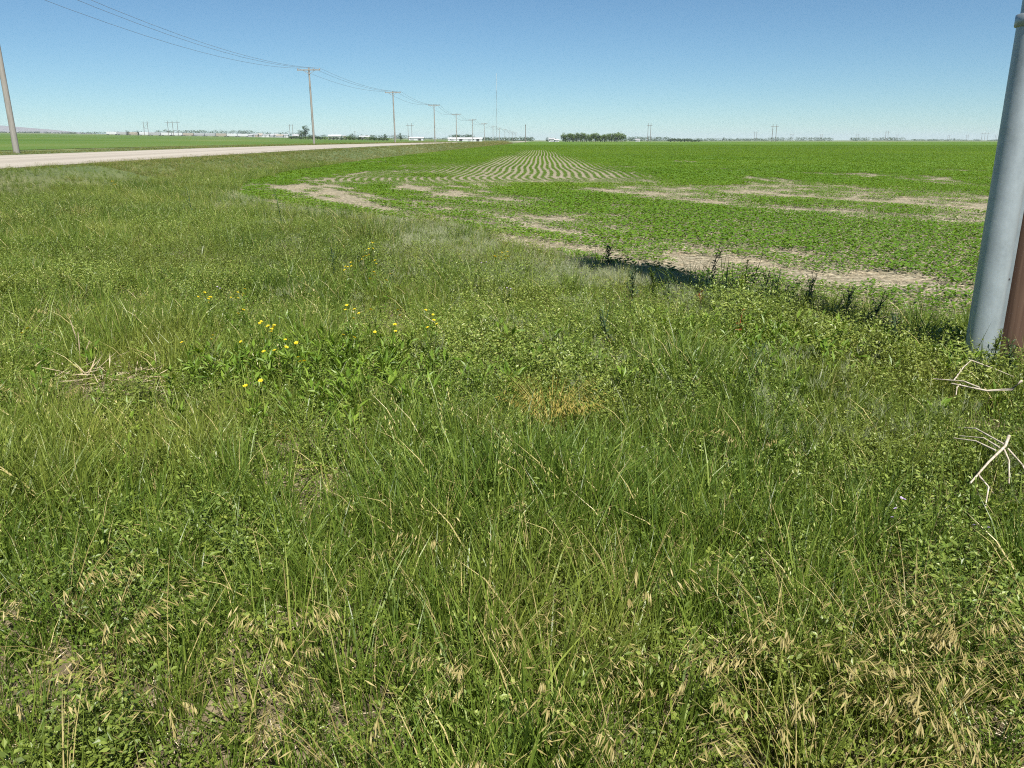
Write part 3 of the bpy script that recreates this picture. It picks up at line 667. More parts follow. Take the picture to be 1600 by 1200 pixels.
# ------------------------------------------------------------------ wooden pole with its steel cable guard, right of the camera
pole = empty('utility_pole', (3.545, 5.65, 0))
tag(pole, 'brown wooden pole with galvanised steel cable guard standing at the grass edge', 'utility pole')
b = MB(); b.tube([(0, 0, -.3), (0, 0, 2.5), (0, 0, 5), (0, 0, 9.0)], [.158, .15, .138, .12], 24); b.build('shaft', 'old_wood', pole, smooth=True)
gx, gy = -.278, -.10                                # axis of the guard, in front of the shaft
b = MB(); vs, fs = [], []; nseg = 18; a0, a1 = R(-205), R(20); zs = [-.25, .6, 1.4, 2.1, 2.38]
for zz in zs:
    for ri in (.0985, .0935):
        for k in range(nseg + 1):
            q = a0 + (a1 - a0) * k / nseg
            vs.append((gx + ri * math.cos(q), gy + ri * math.sin(q), zz))
m_ = nseg + 1
for i in range(len(zs) - 1):
    o0 = i * 2 * m_; o1 = o0 + 2 * m_
    for k in range(nseg):
        fs.append((o0 + k, o0 + k + 1, o1 + k + 1, o1 + k)); fs.append((o0 + m_ + k + 1, o0 + m_ + k, o1 + m_ + k, o1 + m_ + k + 1))
    for k in (0, nseg): fs.append((o0 + k, o1 + k, o1 + m_ + k, o0 + m_ + k))
b.add(vs, fs); guard = b.build('cable_guard', 'galvanised', pole, smooth=True)
def strip_mesh(p0, p1, z0, z1, th=.004):
    d = Vector((p1[0] - p0[0], p1[1] - p0[1], 0)).normalized(); n_ = Vector((-d.y, d.x, 0)) * th
    b = MB(); q = [(p0[0], p0[1]), (p1[0], p1[1]), (p1[0] + n_.x, p1[1] + n_.y), (p0[0] + n_.x, p0[1] + n_.y)]
    b.add([(x_, y_, z0) for x_, y_ in q] + [(x_, y_, z1) for x_, y_ in q], [(0, 3, 2, 1), (4, 5, 6, 7), (0, 1, 5, 4), (1, 2, 6, 5), (2, 3, 7, 6), (3, 0, 4, 7)]); return b
strip_mesh((gx + .0935, gy + .034), (gx + .142, gy + .008), -.2, 2.36).build('flange', 'galvanised', guard)
for zz in (.75, 1.62):
    b = MB(); c_ = (gx + 0.0985 * math.cos(R(-28)), gy + 0.0985 * math.sin(R(-28)), zz)
    b.tube([c_, (c_[0] + .008, c_[1] - .004, zz)], [.009, .007], 8); b.build('bolt', 'dark_metal', guard)
b = MB(); ring = [(gx, gy, z_) for z_ in (2.33, 2.335, 2.40, 2.405)]; b.tube(ring, [.104, .112, .112, .104], 20); b.build('collar', 'galvanised', pole, smooth=True)
b = MB(); b.tube([(gx, gy, 2.36), (gx, gy, 3.6), (gx * .8, gy * .8, 4.0), (gx * .72, gy * .72, 4.5)], [.088, .088, .075, .05], 16); b.build('riser', 'galvanised', pole, smooth=True)
b = MB(); b.tube([(gx * .76, gy * .76, 4.2), (gx * .3, gy * .3, 4.2)], .025, 8); b.build('bracket', 'dark_metal', pole)
# unseen gear, kind guessed, added and sized to throw the field edge shadow
b = MB(); b.tube([(-.02, -.56, z_) for z_ in (5.8, 5.85, 7.05, 7.1)], [.46, .48, .48, .34], 20); tk = b.build('shadow_caster_tank', 'grey_paint', pole, smooth=False)
b = MB(); b.tube([(.08, -.50, 7.09), (.08, -.50, 7.35)], [.05, .035], 10); b.build('bushing', 'porcelain', tk)
b = MB(); b.tube([(-.14, -.50, 7.09), (-.14, -.50, 7.35)], [.05, .035], 10); b.build('bushing', 'porcelain', tk)
b = MB(); b.box(-.05, .05, -.2, -.08, 6.1, 6.8); b.build('mounting_bracket', 'dark_metal', pole)
b = MB(); b.box(-.8, .5, -.62, -.10, 7.6, 8.55); b.build('shadow_caster_box', 'grey_paint', pole)

# ------------------------------------------------------------------ the power line along the road
def line_pole():
    r = empty('power_pole', (0, 0, 0), -BETA)
    tag(r, 'wooden power pole with wide crossarm in the line beside the gravel road', 'power pole', 'power poles along the gravel road')
    b = MB(); b.tube([(0, 0, -.5), (0, 0, 6), (0, 0, 12)], [.19, .165, .125], 10); b.build('shaft', 'line_pole', r, smooth=True)
    b = MB(); b.box(-1.9, 1.9, -.19, -.08, 11.55, 11.72); b.build('crossarm', 'line_pole', r)
    for k in (-1, 1):
        b = MB(); b.tube([(k * .95, -.13, 11.56), (0, -.15, 10.95)], .035, 6); b.build('brace', 'steel_grey', r)
    for xx in (-1.8, .75, 1.8):
        b = MB(); b.tube([(xx, -.13, z_) for z_ in (11.72, 11.76, 11.8, 11.9)], [.03, .08, .05, .06], 8); b.build('insulator', 'porcelain', r)
    return r
proto = line_pole(); PV = [-25, 57, 141, 207, 279, 362, 450, 545, 640, 740, 845, 955, 1070, 1200]
tops = []; PU = []
for i, v in enumerate(PV):
    o = proto if i == 0 else copy_tree(proto)
    PU.append({141: -37.9, 207: -35.7, 279: -35.0, 362: -36.2, 450: -36.4}.get(v, -36.6)); x, y = xy(PU[-1], v); z = hz(x, y); o.location = (x, y, z)
    if v == 57: o.rotation_euler = (0, R(-.9), -BETA); o.location.x += .7; o.scale = (1.1, 1.1, 1)
    elif i: o.rotation_euler = (R(random.uniform(-.5, .5)), R(random.uniform(-.6, .6)), -BETA)
    tops.append((v, z))
    lab = {1: 'weathered brown power pole standing closest to the wide part of the gravel road', 2: 'tall power pole standing beside the large round tree', 3: 'power pole standing next to a lone leafy tree', 4: 'power pole standing past the short white shed',
           5: 'power pole in front of one end of the long white shed', 6: 'power pole in front of the other end of the long white shed'}.get(i)
    if lab: o['label'] = lab
    elif i > 6: o['label'] = 'small distant power pole in the row near the radio mast'
for off, lab in ((-1.8, 'thin overhead wire on the crossarm ends away from the road'), (.75, 'thin overhead wire strung near the middle of the crossarms'), (1.8, 'thin overhead wire on the crossarm ends above the road verge')):
    b = MB()
    for (v0, z0), (v1, z1), u0, u1 in zip(tops[:-1], tops[1:], PU[:-1], PU[1:]):
        L_ = v1 - v0; sag = 1.5 * (L_ / 85) ** 2; pts = []
        for t in np.linspace(0, 1, 13):
            x, y = xy(u0 + (u1 - u0) * t + off, v0 + L_ * t); y -= .13; pts.append((x, y, z0 + (z1 - z0) * t + 11.9 - sag * 4 * t * (1 - t)))
        b.tube(pts, np.interp(np.array([p[1] for p in pts]), [0, 140, 400, 1200], [.012, .016, .03, .06]).tolist(), 4)
    tag(b.build('overhead_wire', 'wire'), lab, 'wire', 'wires of the roadside power line')

# ------------------------------------------------------------------ transmission structures on the skyline
def h_frame(h, gap, legs=2, double=False):
    r = empty('pylon', (0, 0, 0))
    xs_ = [(i - (legs - 1) / 2) * gap for i in range(legs)]
    for x_ in xs_:
        b = MB(); b.tube([(x_, 0, -.5), (x_, 0, h)], [.34, .24], 6); b.build('leg', 'pole_dark', r)
    b = MB(); b.box(xs_[0] - gap * .55, xs_[-1] + gap * .55, -.42, -.26, h * .86, h * .86 + .35); b.build('crossarm', 'pole_dark', r)
    if double:
        b = MB(); b.box(xs_[0], xs_[-1], -.40, -.27, h * .5, h * .5 + .25); b.build('brace', 'pole_dark', r)
        b = MB(); b.tube([(xs_[0], -.3, h * .5), (xs_[-1], -.3, h * .84)], .12, 4); b.build('brace', 'pole_dark', r)
    return r
P2 = h_frame(20, 4.6); P2b = h_frame(20, 6.2, 2, True); P3 = h_frame(20, 7.0, 3); P1 = h_frame(20, 3.0, 2)
used = set()
for proto_, p, Y, sc_ in [(P2b, 230, 1230, 1.0), (P3, 272, 1150, 1.0), (P2, 456, 1300, 1.0), (P2, 641, 1050, .98), (P1, 1014, 960, 1.0), (P2, 1180, 1900, 1), (P2, 1209, 1030, 1.0),
                          (P2b, 1237, 2500, 1), (P2b, 1283, 2700, 1), (P2b, 1339, 2600, 1), (P2, 1385, 1750, 1), (P2b, 1401, 2700, 1), (P2b, 1482, 2900, 1), (P2b, 1511, 2900, 1), (P3, 1538, 2000, .95), (P2, 1556, 2700, 1)]:
    o = proto_ if id(proto_) not in used else copy_tree(proto_); used.add(id(proto_))
    x = far(p, Y); o.location = (x, Y, hz(x, Y)); o.scale = (sc_,) * 3; o.rotation_euler = (0, 0, R(random.uniform(-12, 12)))
    left = p < 700
    if proto_ is P3: tag(o, 'three-legged wooden transmission structure behind the ' + ('freight train' if left else 'right-hand crop field'), 'pylon', 'transmission structures on the skyline')
    elif left: tag(o, 'two-legged transmission structure on the skyline past the gravel road', 'pylon', 'transmission structures on the skyline')
    else: tag(o, 'two-legged transmission structure on the skyline beyond the striped crop field', 'pylon', 'transmission structures on the skyline')
for p, Y, hh, lab in ((821, 590, 12, 'bare single pole at the far end of the gravel road'), (970, 1000, 12, 'bare single pole just past the shelterbelt trees'), (555, 800, 8, 'short bare pole above the roadside hedge bushes')):
    x = far(p, Y); r = empty('pole', (x, Y, hz(x, Y))); tag(r, lab, 'pole')
    b = MB(); b.tube([(0, 0, -.4), (0, 0, hh)], [.24, .17], 8); b.build('shaft', 'pole_dark', r)
    b = MB(); b.box(-.5, .5, -.28, -.18, hh - .6, hh - .45); b.build('crossarm', 'pole_dark', r)
# tall guyed mast
x, Y = far(776, 800), 800; mast = empty('radio_mast', (x, Y, hz(x, Y))); tag(mast, 'tall slim grey guyed radio mast with a white top on the horizon', 'mast')
for k in range(8):
    b = MB(); z0, z1 = k * 7.6, (k + 1) * 7.6
    for a in range(3):
        q = a * 2.094; b.tube([(.28 * math.cos(q), .28 * math.sin(q), z0), (.28 * math.cos(q), .28 * math.sin(q), z1)], .06, 4)
    for j in range(8):
        q0, q1 = (j % 3) * 2.094, ((j + 1) % 3) * 2.094; zz = z0 + 7.6 * j / 8
        b.tube([(.28 * math.cos(q0), .28 * math.sin(q0), zz), (.28 * math.cos(q1), .28 * math.sin(q1), zz + .95)], .03, 4)
    b.build('section', 'white_paint' if k in (6, 7) else 'pole_dark' if k % 2 else 'steel_grey', mast)
for q in (0.4, 2.5, 4.6):
    for zz, rr in ((30, 22), (56, 40)):
        b = MB(); b.tube([(0, 0, zz), (rr * math.cos(q), rr * math.sin(q), -hz(x, Y))], .015, 4); b.build('guy_wire', 'wire', mast)

# ------------------------------------------------------------------ trees
def tree_mesh(seed, leafn=520, blobs=13, m='tree'):
    """unit tree: 1 m tall, crown about 0.8 m wide, scaled when placed"""
    g = np.random.default_rng(seed); b = MB()
    th = g.uniform(0, 6.28, blobs); zz = g.uniform(.2, .86, blobs); rr = .30 * np.sqrt(np.clip(1 - ((zz - .52) / .45) ** 2, .05, 1)) * g.uniform(.2, 1, blobs)
    bc = np.stack([rr * np.cos(th), rr * np.sin(th), zz], 1); br = g.uniform(.10, .20, blobs)
    k = g.integers(0, blobs, leafn); d = g.normal(0, 1, (leafn, 3)); d /= np.linalg.norm(d, axis=1)[:, None]
    c = bc[k] + d * (br[k] * g.uniform(.55, 1.05, leafn))[:, None]; c[:, 2] = np.maximum(c[:, 2], .06)
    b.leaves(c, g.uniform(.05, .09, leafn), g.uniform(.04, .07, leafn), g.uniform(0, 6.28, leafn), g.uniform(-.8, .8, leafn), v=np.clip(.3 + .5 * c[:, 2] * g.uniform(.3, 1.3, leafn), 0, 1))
    t = MB(); t.tube([(0, 0, -.04), (.005, 0, .25), (.01, .005, .6)], [.03, .022, .008], 7)
    for a in range(4):
        q = g.uniform(0, 6.28); t.tube([(.004, 0, .22 + .08 * a), (.16 * math.cos(q), .16 * math.sin(q), .42 + .1 * a)], [.012, .004], 5)
    return b.mesh('crown', m), t.mesh('trunk', 'bark')
TM = [tree_mesh(100 + i) for i in range(4)]; TP = [tree_mesh(200 + i, 900, 18, m='tree_pale') for i in range(4)]
def bush_mesh(seed, m='tree'):
    g = np.random.default_rng(seed); b = MB(); n = 260; d = g.normal(0, 1, (n, 3)); d /= np.linalg.norm(d, axis=1)[:, None]; d[:, 2] = np.abs(d[:, 2])
    k = g.integers(0, 6, n); bc = np.stack([g.uniform(-.4, .4, 6), g.uniform(-.4, .4, 6), g.uniform(.1, .5, 6)], 1)
    c = bc[k] + d * g.uniform(.2, .45, n)[:, None]
    b.leaves(c, g.uniform(.10, .2, n), g.uniform(.08, .15, n), g.uniform(0, 6.28, n), g.uniform(-.8, .8, n)); t = MB()
    for a in range(4):
        q = g.uniform(0, 6.28); t.tube([(0, 0, -.1), (.3 * math.cos(q), .3 * math.sin(q), .5)], [.04, .015], 5)
    return b.mesh('crown', m), t.mesh('trunk', 'bark')
BM = [bush_mesh(300 + i) for i in range(3)] + [bush_mesh(310 + i, 'tree_pale') for i in range(2)]
def plant_tree(name, meshes, x, y, h, wd, lab, cat, group=None):
    r = empty(name, (x, y, hz(x, y)), random.uniform(0, 6.28)); r.scale = (wd, wd, h); tag(r, lab, cat, group)
    link(bpy.data.objects.new('crown', meshes[0]), r); link(bpy.data.objects.new('trunk', meshes[1]), r); return r
for row in (0, 1):
    for i in range(14):
        p = 880 + i * 6.9 + row * 3 + random.uniform(-1, 1); Y = 745 + row * 9 + random.uniform(-2, 2); h = random.uniform(6.2, 8.6) * (1.06 if i in (0, 1, 12) else 1)
        plant_tree('shelterbelt_tree', random.choice(TP), far(p, Y), Y, h, random.uniform(8, 10), 'rounded pale green tree in the dense shelterbelt beyond the crop', 'tree', 'trees of the shelterbelt')
plant_tree('broadleaf_tree', TM[0], far(478, 690), 690, 10.5, 12.5, 'large round tree standing behind a roadside power pole', 'tree')
plant_tree('broadleaf_tree', TM[1], far(471, 700), 700, 8, 9, 'smaller tree crowding the side of the large round tree', 'tree')
for i, p in enumerate(np.linspace(456, 605, 24)):
    Y = 680 + random.uniform(-15, 15)
    plant_tree('bush', BM[i % 5], far(p, Y), Y, random.uniform(2.2, 4.2), random.uniform(4, 6.5), 'low dark bush in the hedge along the far edge of the field', 'bush', 'bushes of the roadside hedge')
for p, Y, h, wd, lab in ((200, 1330, 8, 9, 'rounded lone tree standing in front of the freight train'), (217, 1325, 8, 7, 'narrow pointed tree standing in front of the freight train'), (550, 760, 6, 6, 'small lone tree rising from the hedge bushes'),
                         (602, 560, 4.5, 4.5, 'lone leafy tree beside the power line poles'), (626, 700, 6.5, 6, 'dark spreading tree just behind the power line'), (594, 700, 4, 5, 'squat dark tree among the low hedge bushes'),
                         (855, 905, 4.8, 7, 'dark tree sheltering the far white farm buildings'), (868, 930, 4, 6, 'small tree behind the far white farm buildings'), (1130, 1700, 8, 8, 'isolated dark tree on the skyline past the field'),
                         (1330, 2100, 8, 8, 'isolated pointed tree beyond the right of the crop field'), (1491, 1500, 5, 4, 'tiny lone tree on the bare skyline')):
    plant_tree('lone_tree', random.choice(TM), far(p, Y), Y, h, wd, lab, 'tree')
for i, p in enumerate(np.linspace(1048, 1092, 9)):
    Y = 900 + random.uniform(-8, 8); plant_tree('bush', BM[i % 3], far(p, Y), Y, random.uniform(3, 4.6) if p < 1078 else 2.4, random.uniform(5, 7), 'dark bush in the low thicket at the end of the crop', 'bush', 'bushes of the far thicket')
# far woods that read as one mass
b = MB(); g = np.random.default_rng(55)
for p0, p1, yt, Y, n in ((248, 400, 203.5, 1900, 170), (400, 482, 206.5, 2000, 60), (482, 640, 211, 2100, 120), (640, 705, 215, 2200, 40), (705, 740, 210.5, 1500, 60), (738, 832, 214.5, 1800, 130), (972, 1046, 213.5, 1900, 90), (1046, 1200, 216.2, 2300, 140), (1200, 1300, 214.5, 2500, 120),
                         (1330, 1412, 214.6, 2400, 90), (1412, 1500, 217.2, 2600, 60), (1500, 1610, 218, 2700, 50), (0, 250, 206.5, 2100, 120)):
    for i in range(n):
        p = g.uniform(p0, p1); Y_ = Y + g.uniform(-60, 60); x = far(p, Y_); z0 = hz(x, Y_); z1 = EYE + (219 - yt) / 1336 * Y_ + g.normal(0, 1.2); hh = max(z1 - z0, 2.5); rad = g.uniform(4, 8)
        k = 26; d = g.normal(0, 1, (k, 3)); d /= np.linalg.norm(d, axis=1)[:, None]
        c = np.stack([x + d[:, 0] * rad, Y_ + d[:, 1] * rad, z0 + hh * .42 + d[:, 2] * hh * .45], 1)
        b.leaves(c, g.uniform(1.4, 2.6, k), g.uniform(1.2, 2.2, k), g.uniform(0, 6.28, k), g.uniform(-.6, .6, k), v=g.uniform(0, 1, k))
tag(b.build('far_wood', 'tree'), 'dark line of distant woods along the horizon', 'wood', kind='stuff')

# ------------------------------------------------------------------ freight train and far buildings
def rail_car(m):
    r = empty('rail_car', (0, 0, 0)); b = MB()
    prof = [(-8.0, 1.25), (-7.6, 1.25), (-5.6, 1.0), (5.6, 1.0), (7.6, 1.25), (8.0, 1.25), (8.0, 4.2), (-8.0, 4.2)]
    k = len(prof); V = [(x_, -1.5, z_) for x_, z_ in prof] + [(x_, 1.5, z_) for x_, z_ in prof]
    V += [(-8, 0, 4.7), (8, 0, 4.7)]
    F = [tuple(range(k)), tuple(reversed(range(k, 2 * k)))] + [(i, i + k, (i + 1) % k + k, (i + 1) % k) for i in range(k) if i != 6] + [(6, 7, 16, 17), (15, 14, 17, 16), (7, 15, 16), (14, 6, 17)]
    b.add(V, F); b.build('body', m, r)
    b = MB(); b.box(-7.6, 7.6, -.35, .35, 4.74, 4.86); b.build('roof_walk', 'steel_grey', r)
    b = MB(); b.box(-8.3, 8.3, -.25, .25, .95, 1.24); b.build('underframe', 'dark_metal', r)
    for s_ in (-1, 1):
        b = MB(); b.box(s_ * 6.3 - 1.3, s_ * 6.3 + 1.3, -1.1, 1.1, .35, .94)
        for dx in (-.9, .9): b.tube([(s_ * 6.3 + dx, -.9, .46), (s_ * 6.3 + dx, .9, .46)], .46, 10)
        b.build('bogie', 'dark_metal', r)
    return r
CARS = {'white_paint': rail_car('white_paint'), 'grey_paint': rail_car('grey_paint'), 'tan_paint': rail_car('tan_paint')}
fresh = set(CARS); X0 = far(176, 1350)
for i in range(13):
    m_ = 'tan_paint' if i in (2, 7, 10) else ('grey_paint' if i in (1, 4, 8, 9) else 'white_paint')
    o = CARS[m_] if m_ in fresh else copy_tree(CARS[m_]); fresh.discard(m_)
    x = X0 + i * 17.2; o.location = (x, 1350, hz(x, 1350) + .1); o.rotation_euler = (0, R(.86), 0)
    tag(o, {'white_paint': 'white covered hopper car in the long freight train', 'grey_paint': 'grey covered hopper car in the long freight train', 'tan_paint': 'tan covered hopper car in the long freight train'}[m_], 'rail car', 'hopper cars of the freight train')
def shed(p, Y, ln, dp, wall, roof, mw, mr, lab, cat='shed', ndoor=1, group=None):
    x = far(p, Y); r = empty('farm_building', (x, Y, hz(x, Y))); tag(r, lab, cat, group)
    b = MB(); b.box(-ln / 2, ln / 2, -dp / 2, dp / 2, -.6, wall); b.build('wall', mw, r)
    b = MB(); e = .4; b.add([(-ln / 2 - e, -dp / 2 - e, wall - .1), (ln / 2 + e, -dp / 2 - e, wall - .1), (ln / 2 + e, 0, roof), (-ln / 2 - e, 0, roof), (-ln / 2 - e, dp / 2 + e, wall - .1), (ln / 2 + e, dp / 2 + e, wall - .1)],
                            [(0, 1, 2, 3), (3, 2, 5, 4), (0, 3, 4), (1, 5, 2), (0, 4, 5, 1)]); b.build('roof', mr, r)
    for k in range(ndoor):
        b = MB(); xx = -ln / 2 + ln * (k + .5) / ndoor; b.box(xx - 1.5, xx + 1.5, -dp / 2 - .06, -dp / 2 + .05, 0, min(wall - .4, 3.2)); b.build('door', 'dark_metal' if k % 2 else 'grey_paint', r)
    for k in range(max(2, int(ln / 9))):
        b = MB(); xx = -ln / 2 + ln * (k + .25) / max(2, int(ln / 9)); b.box(xx - .5, xx + .5, -dp / 2 - .05, -dp / 2 + .05, wall * .45, wall * .75); b.build('window', 'glass', r)
    return r
shed(651, 900, 15, 10, 2.4, 3.6, 'white_paint', 'white_paint', 'short white shed between the power poles', ndoor=2)
shed(727, 880, 35, 12, 2.6, 3.8, 'white_paint', 'white_paint', 'long low white shed behind the power poles', ndoor=4)
shed(524, 820, 12, 8, 3.0, 4.4, 'white_paint', 'white_paint', 'white shed standing behind the hedge bushes')
shed(862, 890, 6, 6, 2.6, 4.0, 'white_paint', 'roof_grey', 'tiny white farmhouse at the end of the gravel road', 'house')
shed(870, 885, 4.5, 5, 2.0, 2.8, 'white_paint', 'white_paint', 'small white outbuilding beside the shelterbelt trees')
shed(996, 1000, 5, 5, 2.2, 3.2, 'white_paint', 'roof_grey', 'lone white hut on the skyline past the shelterbelt')
shed(570, 1200, 14, 9, 3.4, 4.6, 'grey_paint', 'white_paint', 'pale grey shed far behind the small hedge tree')
for i, p in enumerate((392, 399, 407, 416, 424, 431, 438, 447, 463, 536)):
    shed(p, 1450 + (i % 3) * 25, 8 + (i * 3) % 5, 8, 3 + (i % 2), 5 + (i % 3) * .6, ('grey_paint', 'tan_paint', 'grey_paint', 'white_paint')[i % 4], ('roof_grey', 'roof_grey', 'tan_paint', 'grey_paint')[i % 4],
         'small pale house in the village strung along the skyline', 'house', group='village houses on the skyline')

# ------------------------------------------------------------------ single plants that stand out of the grass
def stem_pts(h, lean, az, bend=.0, n=5):
    return [(math.cos(az) * (lean * t + bend * t * t) * h, math.sin(az) * (lean * t + bend * t * t) * h, h * t) for t in np.linspace(0, 1, n)]
def flower(loc, parent, m='petal', r=.014):
    b = MB(); k = 7; a = np.linspace(0, 6.28, k, endpoint=False) + random.uniform(0, 1)
    b.leaves(np.zeros((k, 3)), r, r * .8, a, np.full(k, .35), roll=np.zeros(k), v=rng.uniform(0, 1, k))
    b.leaves(np.zeros((5, 3)), r * .7, r * .6, a[:5] + .4, np.full(5, .9), roll=np.zeros(5), v=rng.uniform(0, 1, 5))
    o = b.build('flower', m, parent); o.location = loc; o.rotation_euler = (random.uniform(.1, .6), random.uniform(-.3, .3), 0); return o
def yellow_weed(x, y, h, nf, lab, group, leafy=1.0, m='petal', fr=.016, name='flowering_weed', leafm='broad'):
    r = empty(name, (x, y, hz(x, y)), random.uniform(0, 6.28)); tag(r, lab, 'wildflower', group)
    b = MB(); ends = []
    for k in range(max(2, nf // 2)):
        az = random.uniform(0, 6.28); pts = stem_pts(h * random.uniform(.8, 1.08), random.uniform(.05, .3), az, .1); b.tube(pts, [.0035, .003, .0026, .0022, .0018], 4, a=.4); ends.append(pts)
        for j in range(1):
            p = Vector(pts[3]); q = p + Vector((random.uniform(-.06, .06), random.uniform(-.06, .06), .08)); b.tube([p, q], [.002, .0015], 4, a=.4); ends.append([p, q])
    b.build('stem', leafm, r)
    b = MB(); n = int(26 * leafy * h / .4); bp = []
    for k in range(n):
        pts = random.choice(ends[::2]); t = random.uniform(.1, .85) * (len(pts) - 1); i = int(t); bp.append(np.array(pts[i]) + (np.array(pts[i + 1]) - np.array(pts[i])) * (t - i))
    b.leaves(np.array(bp), rng.uniform(.03, .07, n), rng.uniform(.010, .02, n), rng.uniform(0, 6.28, n), rng.uniform(-.2, .9, n), fold=.2); b.build('foliage', leafm, r)['kind'] = 'stuff'
    for k in range(nf): flower(tuple(ends[k % len(ends)][-1]) if k < len(ends) else tuple(Vector(random.choice(ends)[-1]) + Vector((random.uniform(-.03, .03), random.uniform(-.03, .03), random.uniform(-.05, .01)))), r, m, fr * random.uniform(.8, 1.2))
    return r
for x, y, h, nf in ((-2.3, 6.79, .46, 6), (-1.55, 5.5, .44, 3), (-1.65, 5.13, .42, 3), (-1.32, 4.69, .42, 3), (-1.62, 9.14, .55, 7), (-1.5, 8.6, .5, 5), (-1.15, 7.12, .5, 5), (-1.02, 5.31, .46, 3), (-.93, 5.81, .48, 3), (-.62, 5.75, .48, 3), (-.55, 5.6, .46, 2), (-1.9, 6.0, .42, 2), (-3.18, 5.41, .45, 2), (-1.45, 4.3, .40, 2), (-1.75, 5.7, .44, 4), (-1.2, 5.9, .46, 4), (-1.4, 5.2, .42, 3), (-.85, 5.3, .44, 3), (-2.1, 5.3, .42, 3), (-1.65, 8.0, .5, 6), (-2.45, 6.6, .46, 5)):
    yellow_weed(x, y, h, nf, 'slender yellow-flowered weed standing among the small-leaved weeds', 'yellow wildflowers in the rough grass', fr=.015)
yellow_weed(-.15, 9.9, .34, 12, 'low spreading yellow-flowered weed at the stubble edge of the crop', None, fr=.017)
yellow_weed(-10.1, 21.5, .62, 4, 'lone yellow-flowered weed in the grass towards the gravel road', None, fr=.03)
for x, y in ((1.64, 2.98), (1.51, 2.81), (1.72, 2.7)):
    yellow_weed(x, y, .30, 2, 'small pale lilac wildflower low in the foreground grass', 'lilac wildflowers in the foreground', m='lilac', fr=.010, leafm='clover')
for x, y in ((.15, 9.4), (.6, 8.4), (-.4, 8.9), (-2.6, 7.4), (.0, 7.5)):
    yellow_weed(x, y, .40, 2, 'thin weed tipped with tiny pale flowers in the silvery grass', 'pale-tipped weeds near the field edge', m='lilac', fr=.010, leafm='weed')
def spike_weed(x, y, h, lean, az, m, lab, nl, leaf, branches=3, cat='weed', bend=.1, name='tall_weed'):
    """upright weed: a main stem, side branches and leaves thinning to the tip"""
    r = empty(name, (x, y, hz(x, y))); tag(r, lab, cat)
    b = MB(); P0 = stem_pts(h, lean, az, bend, 8); b.tube(P0, np.linspace(.007, .002, 8).tolist(), 5, a=.2); st = [P0]
    for k in range(branches):
        i = random.randint(2, 5); p = Vector(P0[i]); q = random.uniform(0, 6.28); L_ = h * random.uniform(.18, .34)
        pts = [p, p + Vector((math.cos(q) * L_ * .35, math.sin(q) * L_ * .35, L_ * .55)), p + Vector((math.cos(q) * L_ * .5, math.sin(q) * L_ * .5, L_))]
        b.tube(pts, [.004, .003, .0015], 4, a=.2); st.append(pts)
    b.build('stem', m, r); b = MB(); bp, ll = [], []
    for k in range(nl):
        pts = P0 if random.random() < .6 else random.choice(st); t = random.uniform(.12, .99) * (len(pts) - 1); i = int(t)
        p = np.array(pts[i], float); bp.append(p + (np.array(pts[i + 1], float) - p) * (t - i)); ll.append(leaf * (1.25 - .8 * bp[-1][2] / h) * random.uniform(.6, 1.2))
    ll = np.array(ll); b.leaves(np.array(bp), ll, ll * .34, rng.uniform(0, 6.28, nl), rng.uniform(-.1, 1.0, nl), fold=.15); b.build('foliage', m, r)['kind'] = 'stuff'; return r
spike_weed(2.02, 8.45, .66, .10, .2, 'thistle', 'tall dark leaning weed beside the shadow at the field edge', 80, .075, 4)
spike_weed(2.32, 8.15, .5, .06, 1.0, 'yellowgreen', 'bushy yellow-green weed at the stubble edge', 190, .065, 8)
spike_weed(2.42, 8.3, .55, .14, .3, 'thistle', 'thin dark stalk behind the bushy yellow-green weed', 46, .05, 2)
spike_weed(1.22, 10.3, .40, .05, 2.0, 'thistle', 'short dark bushy weed at the tip of the shadow', 110, .09, 6)
spike_weed(1.15, 7.8, .5, .08, 1.4, 'thistle', 'dark prickly weed in the silvery grass near the shadow', 110, .06, 7)
spike_weed(1.62, 8.3, .44, .05, 2.6, 'thistle', 'smaller prickly weed beside the dark prickly one', 80, .05, 5)
spike_weed(1.98, 8.2, .42, .05, .8, 'thistle', 'thin upright weed in front of the shadow', 60, .05, 4)
spike_weed(2.7, 8.3, .42, .05, .8, 'thistle', 'small dark weed next to the yellow-green bushy one', 60, .05, 3)
spike_weed(-6.51, 17.0, .78, .08, 2.5, 'thistle', 'tall thin dark stalk rising from the grass left of the crop corner', 40, .05, 2)
spike_weed(-4.1, 14.8, .88, .03, 2.8, 'thistle', 'tallest thin dark stalk standing before the curved stubble rows', 44, .05, 2)
spike_weed(-2.1, 9.6, .45, .1, 1.8, 'thistle', 'branching dark weed behind the yellow flowers', 70, .05, 6)
spike_weed(3.1, 5.12, .48, .12, .8, 'weed', 'leafy weed growing up against the cable guard', 190, .055, 8)
spike_weed(3.32, 5.2, .40, .10, 2.4, 'thistle', 'dark leafy weed at the foot of the wooden pole', 150, .05, 7)
spike_weed(2.9, 5.95, .42, .10, 2.4, 'thistle', 'dark weed left of the pole foot', 170, .06, 8)
spike_weed(2.62, 5.6, .40, .12, 3.4, 'weed', 'bushy weed a step left of the pole', 170, .055, 8)
spike_weed(2.55, 6.9, .44, .12, 2.4, 'weed', 'loose leafy weed halfway between pole and shadow', 150, .055, 8)
spike_weed(.75, 6.15, .40, .10, 2.4, 'thistle', 'dark leafy weed over a gap in the grass', 120, .05, 6)
spike_weed(1.62, 5.25, .36, .10, 1.4, 'thistle', 'dark tangled weed near the broad-leaved rosette', 140, .05, 7)
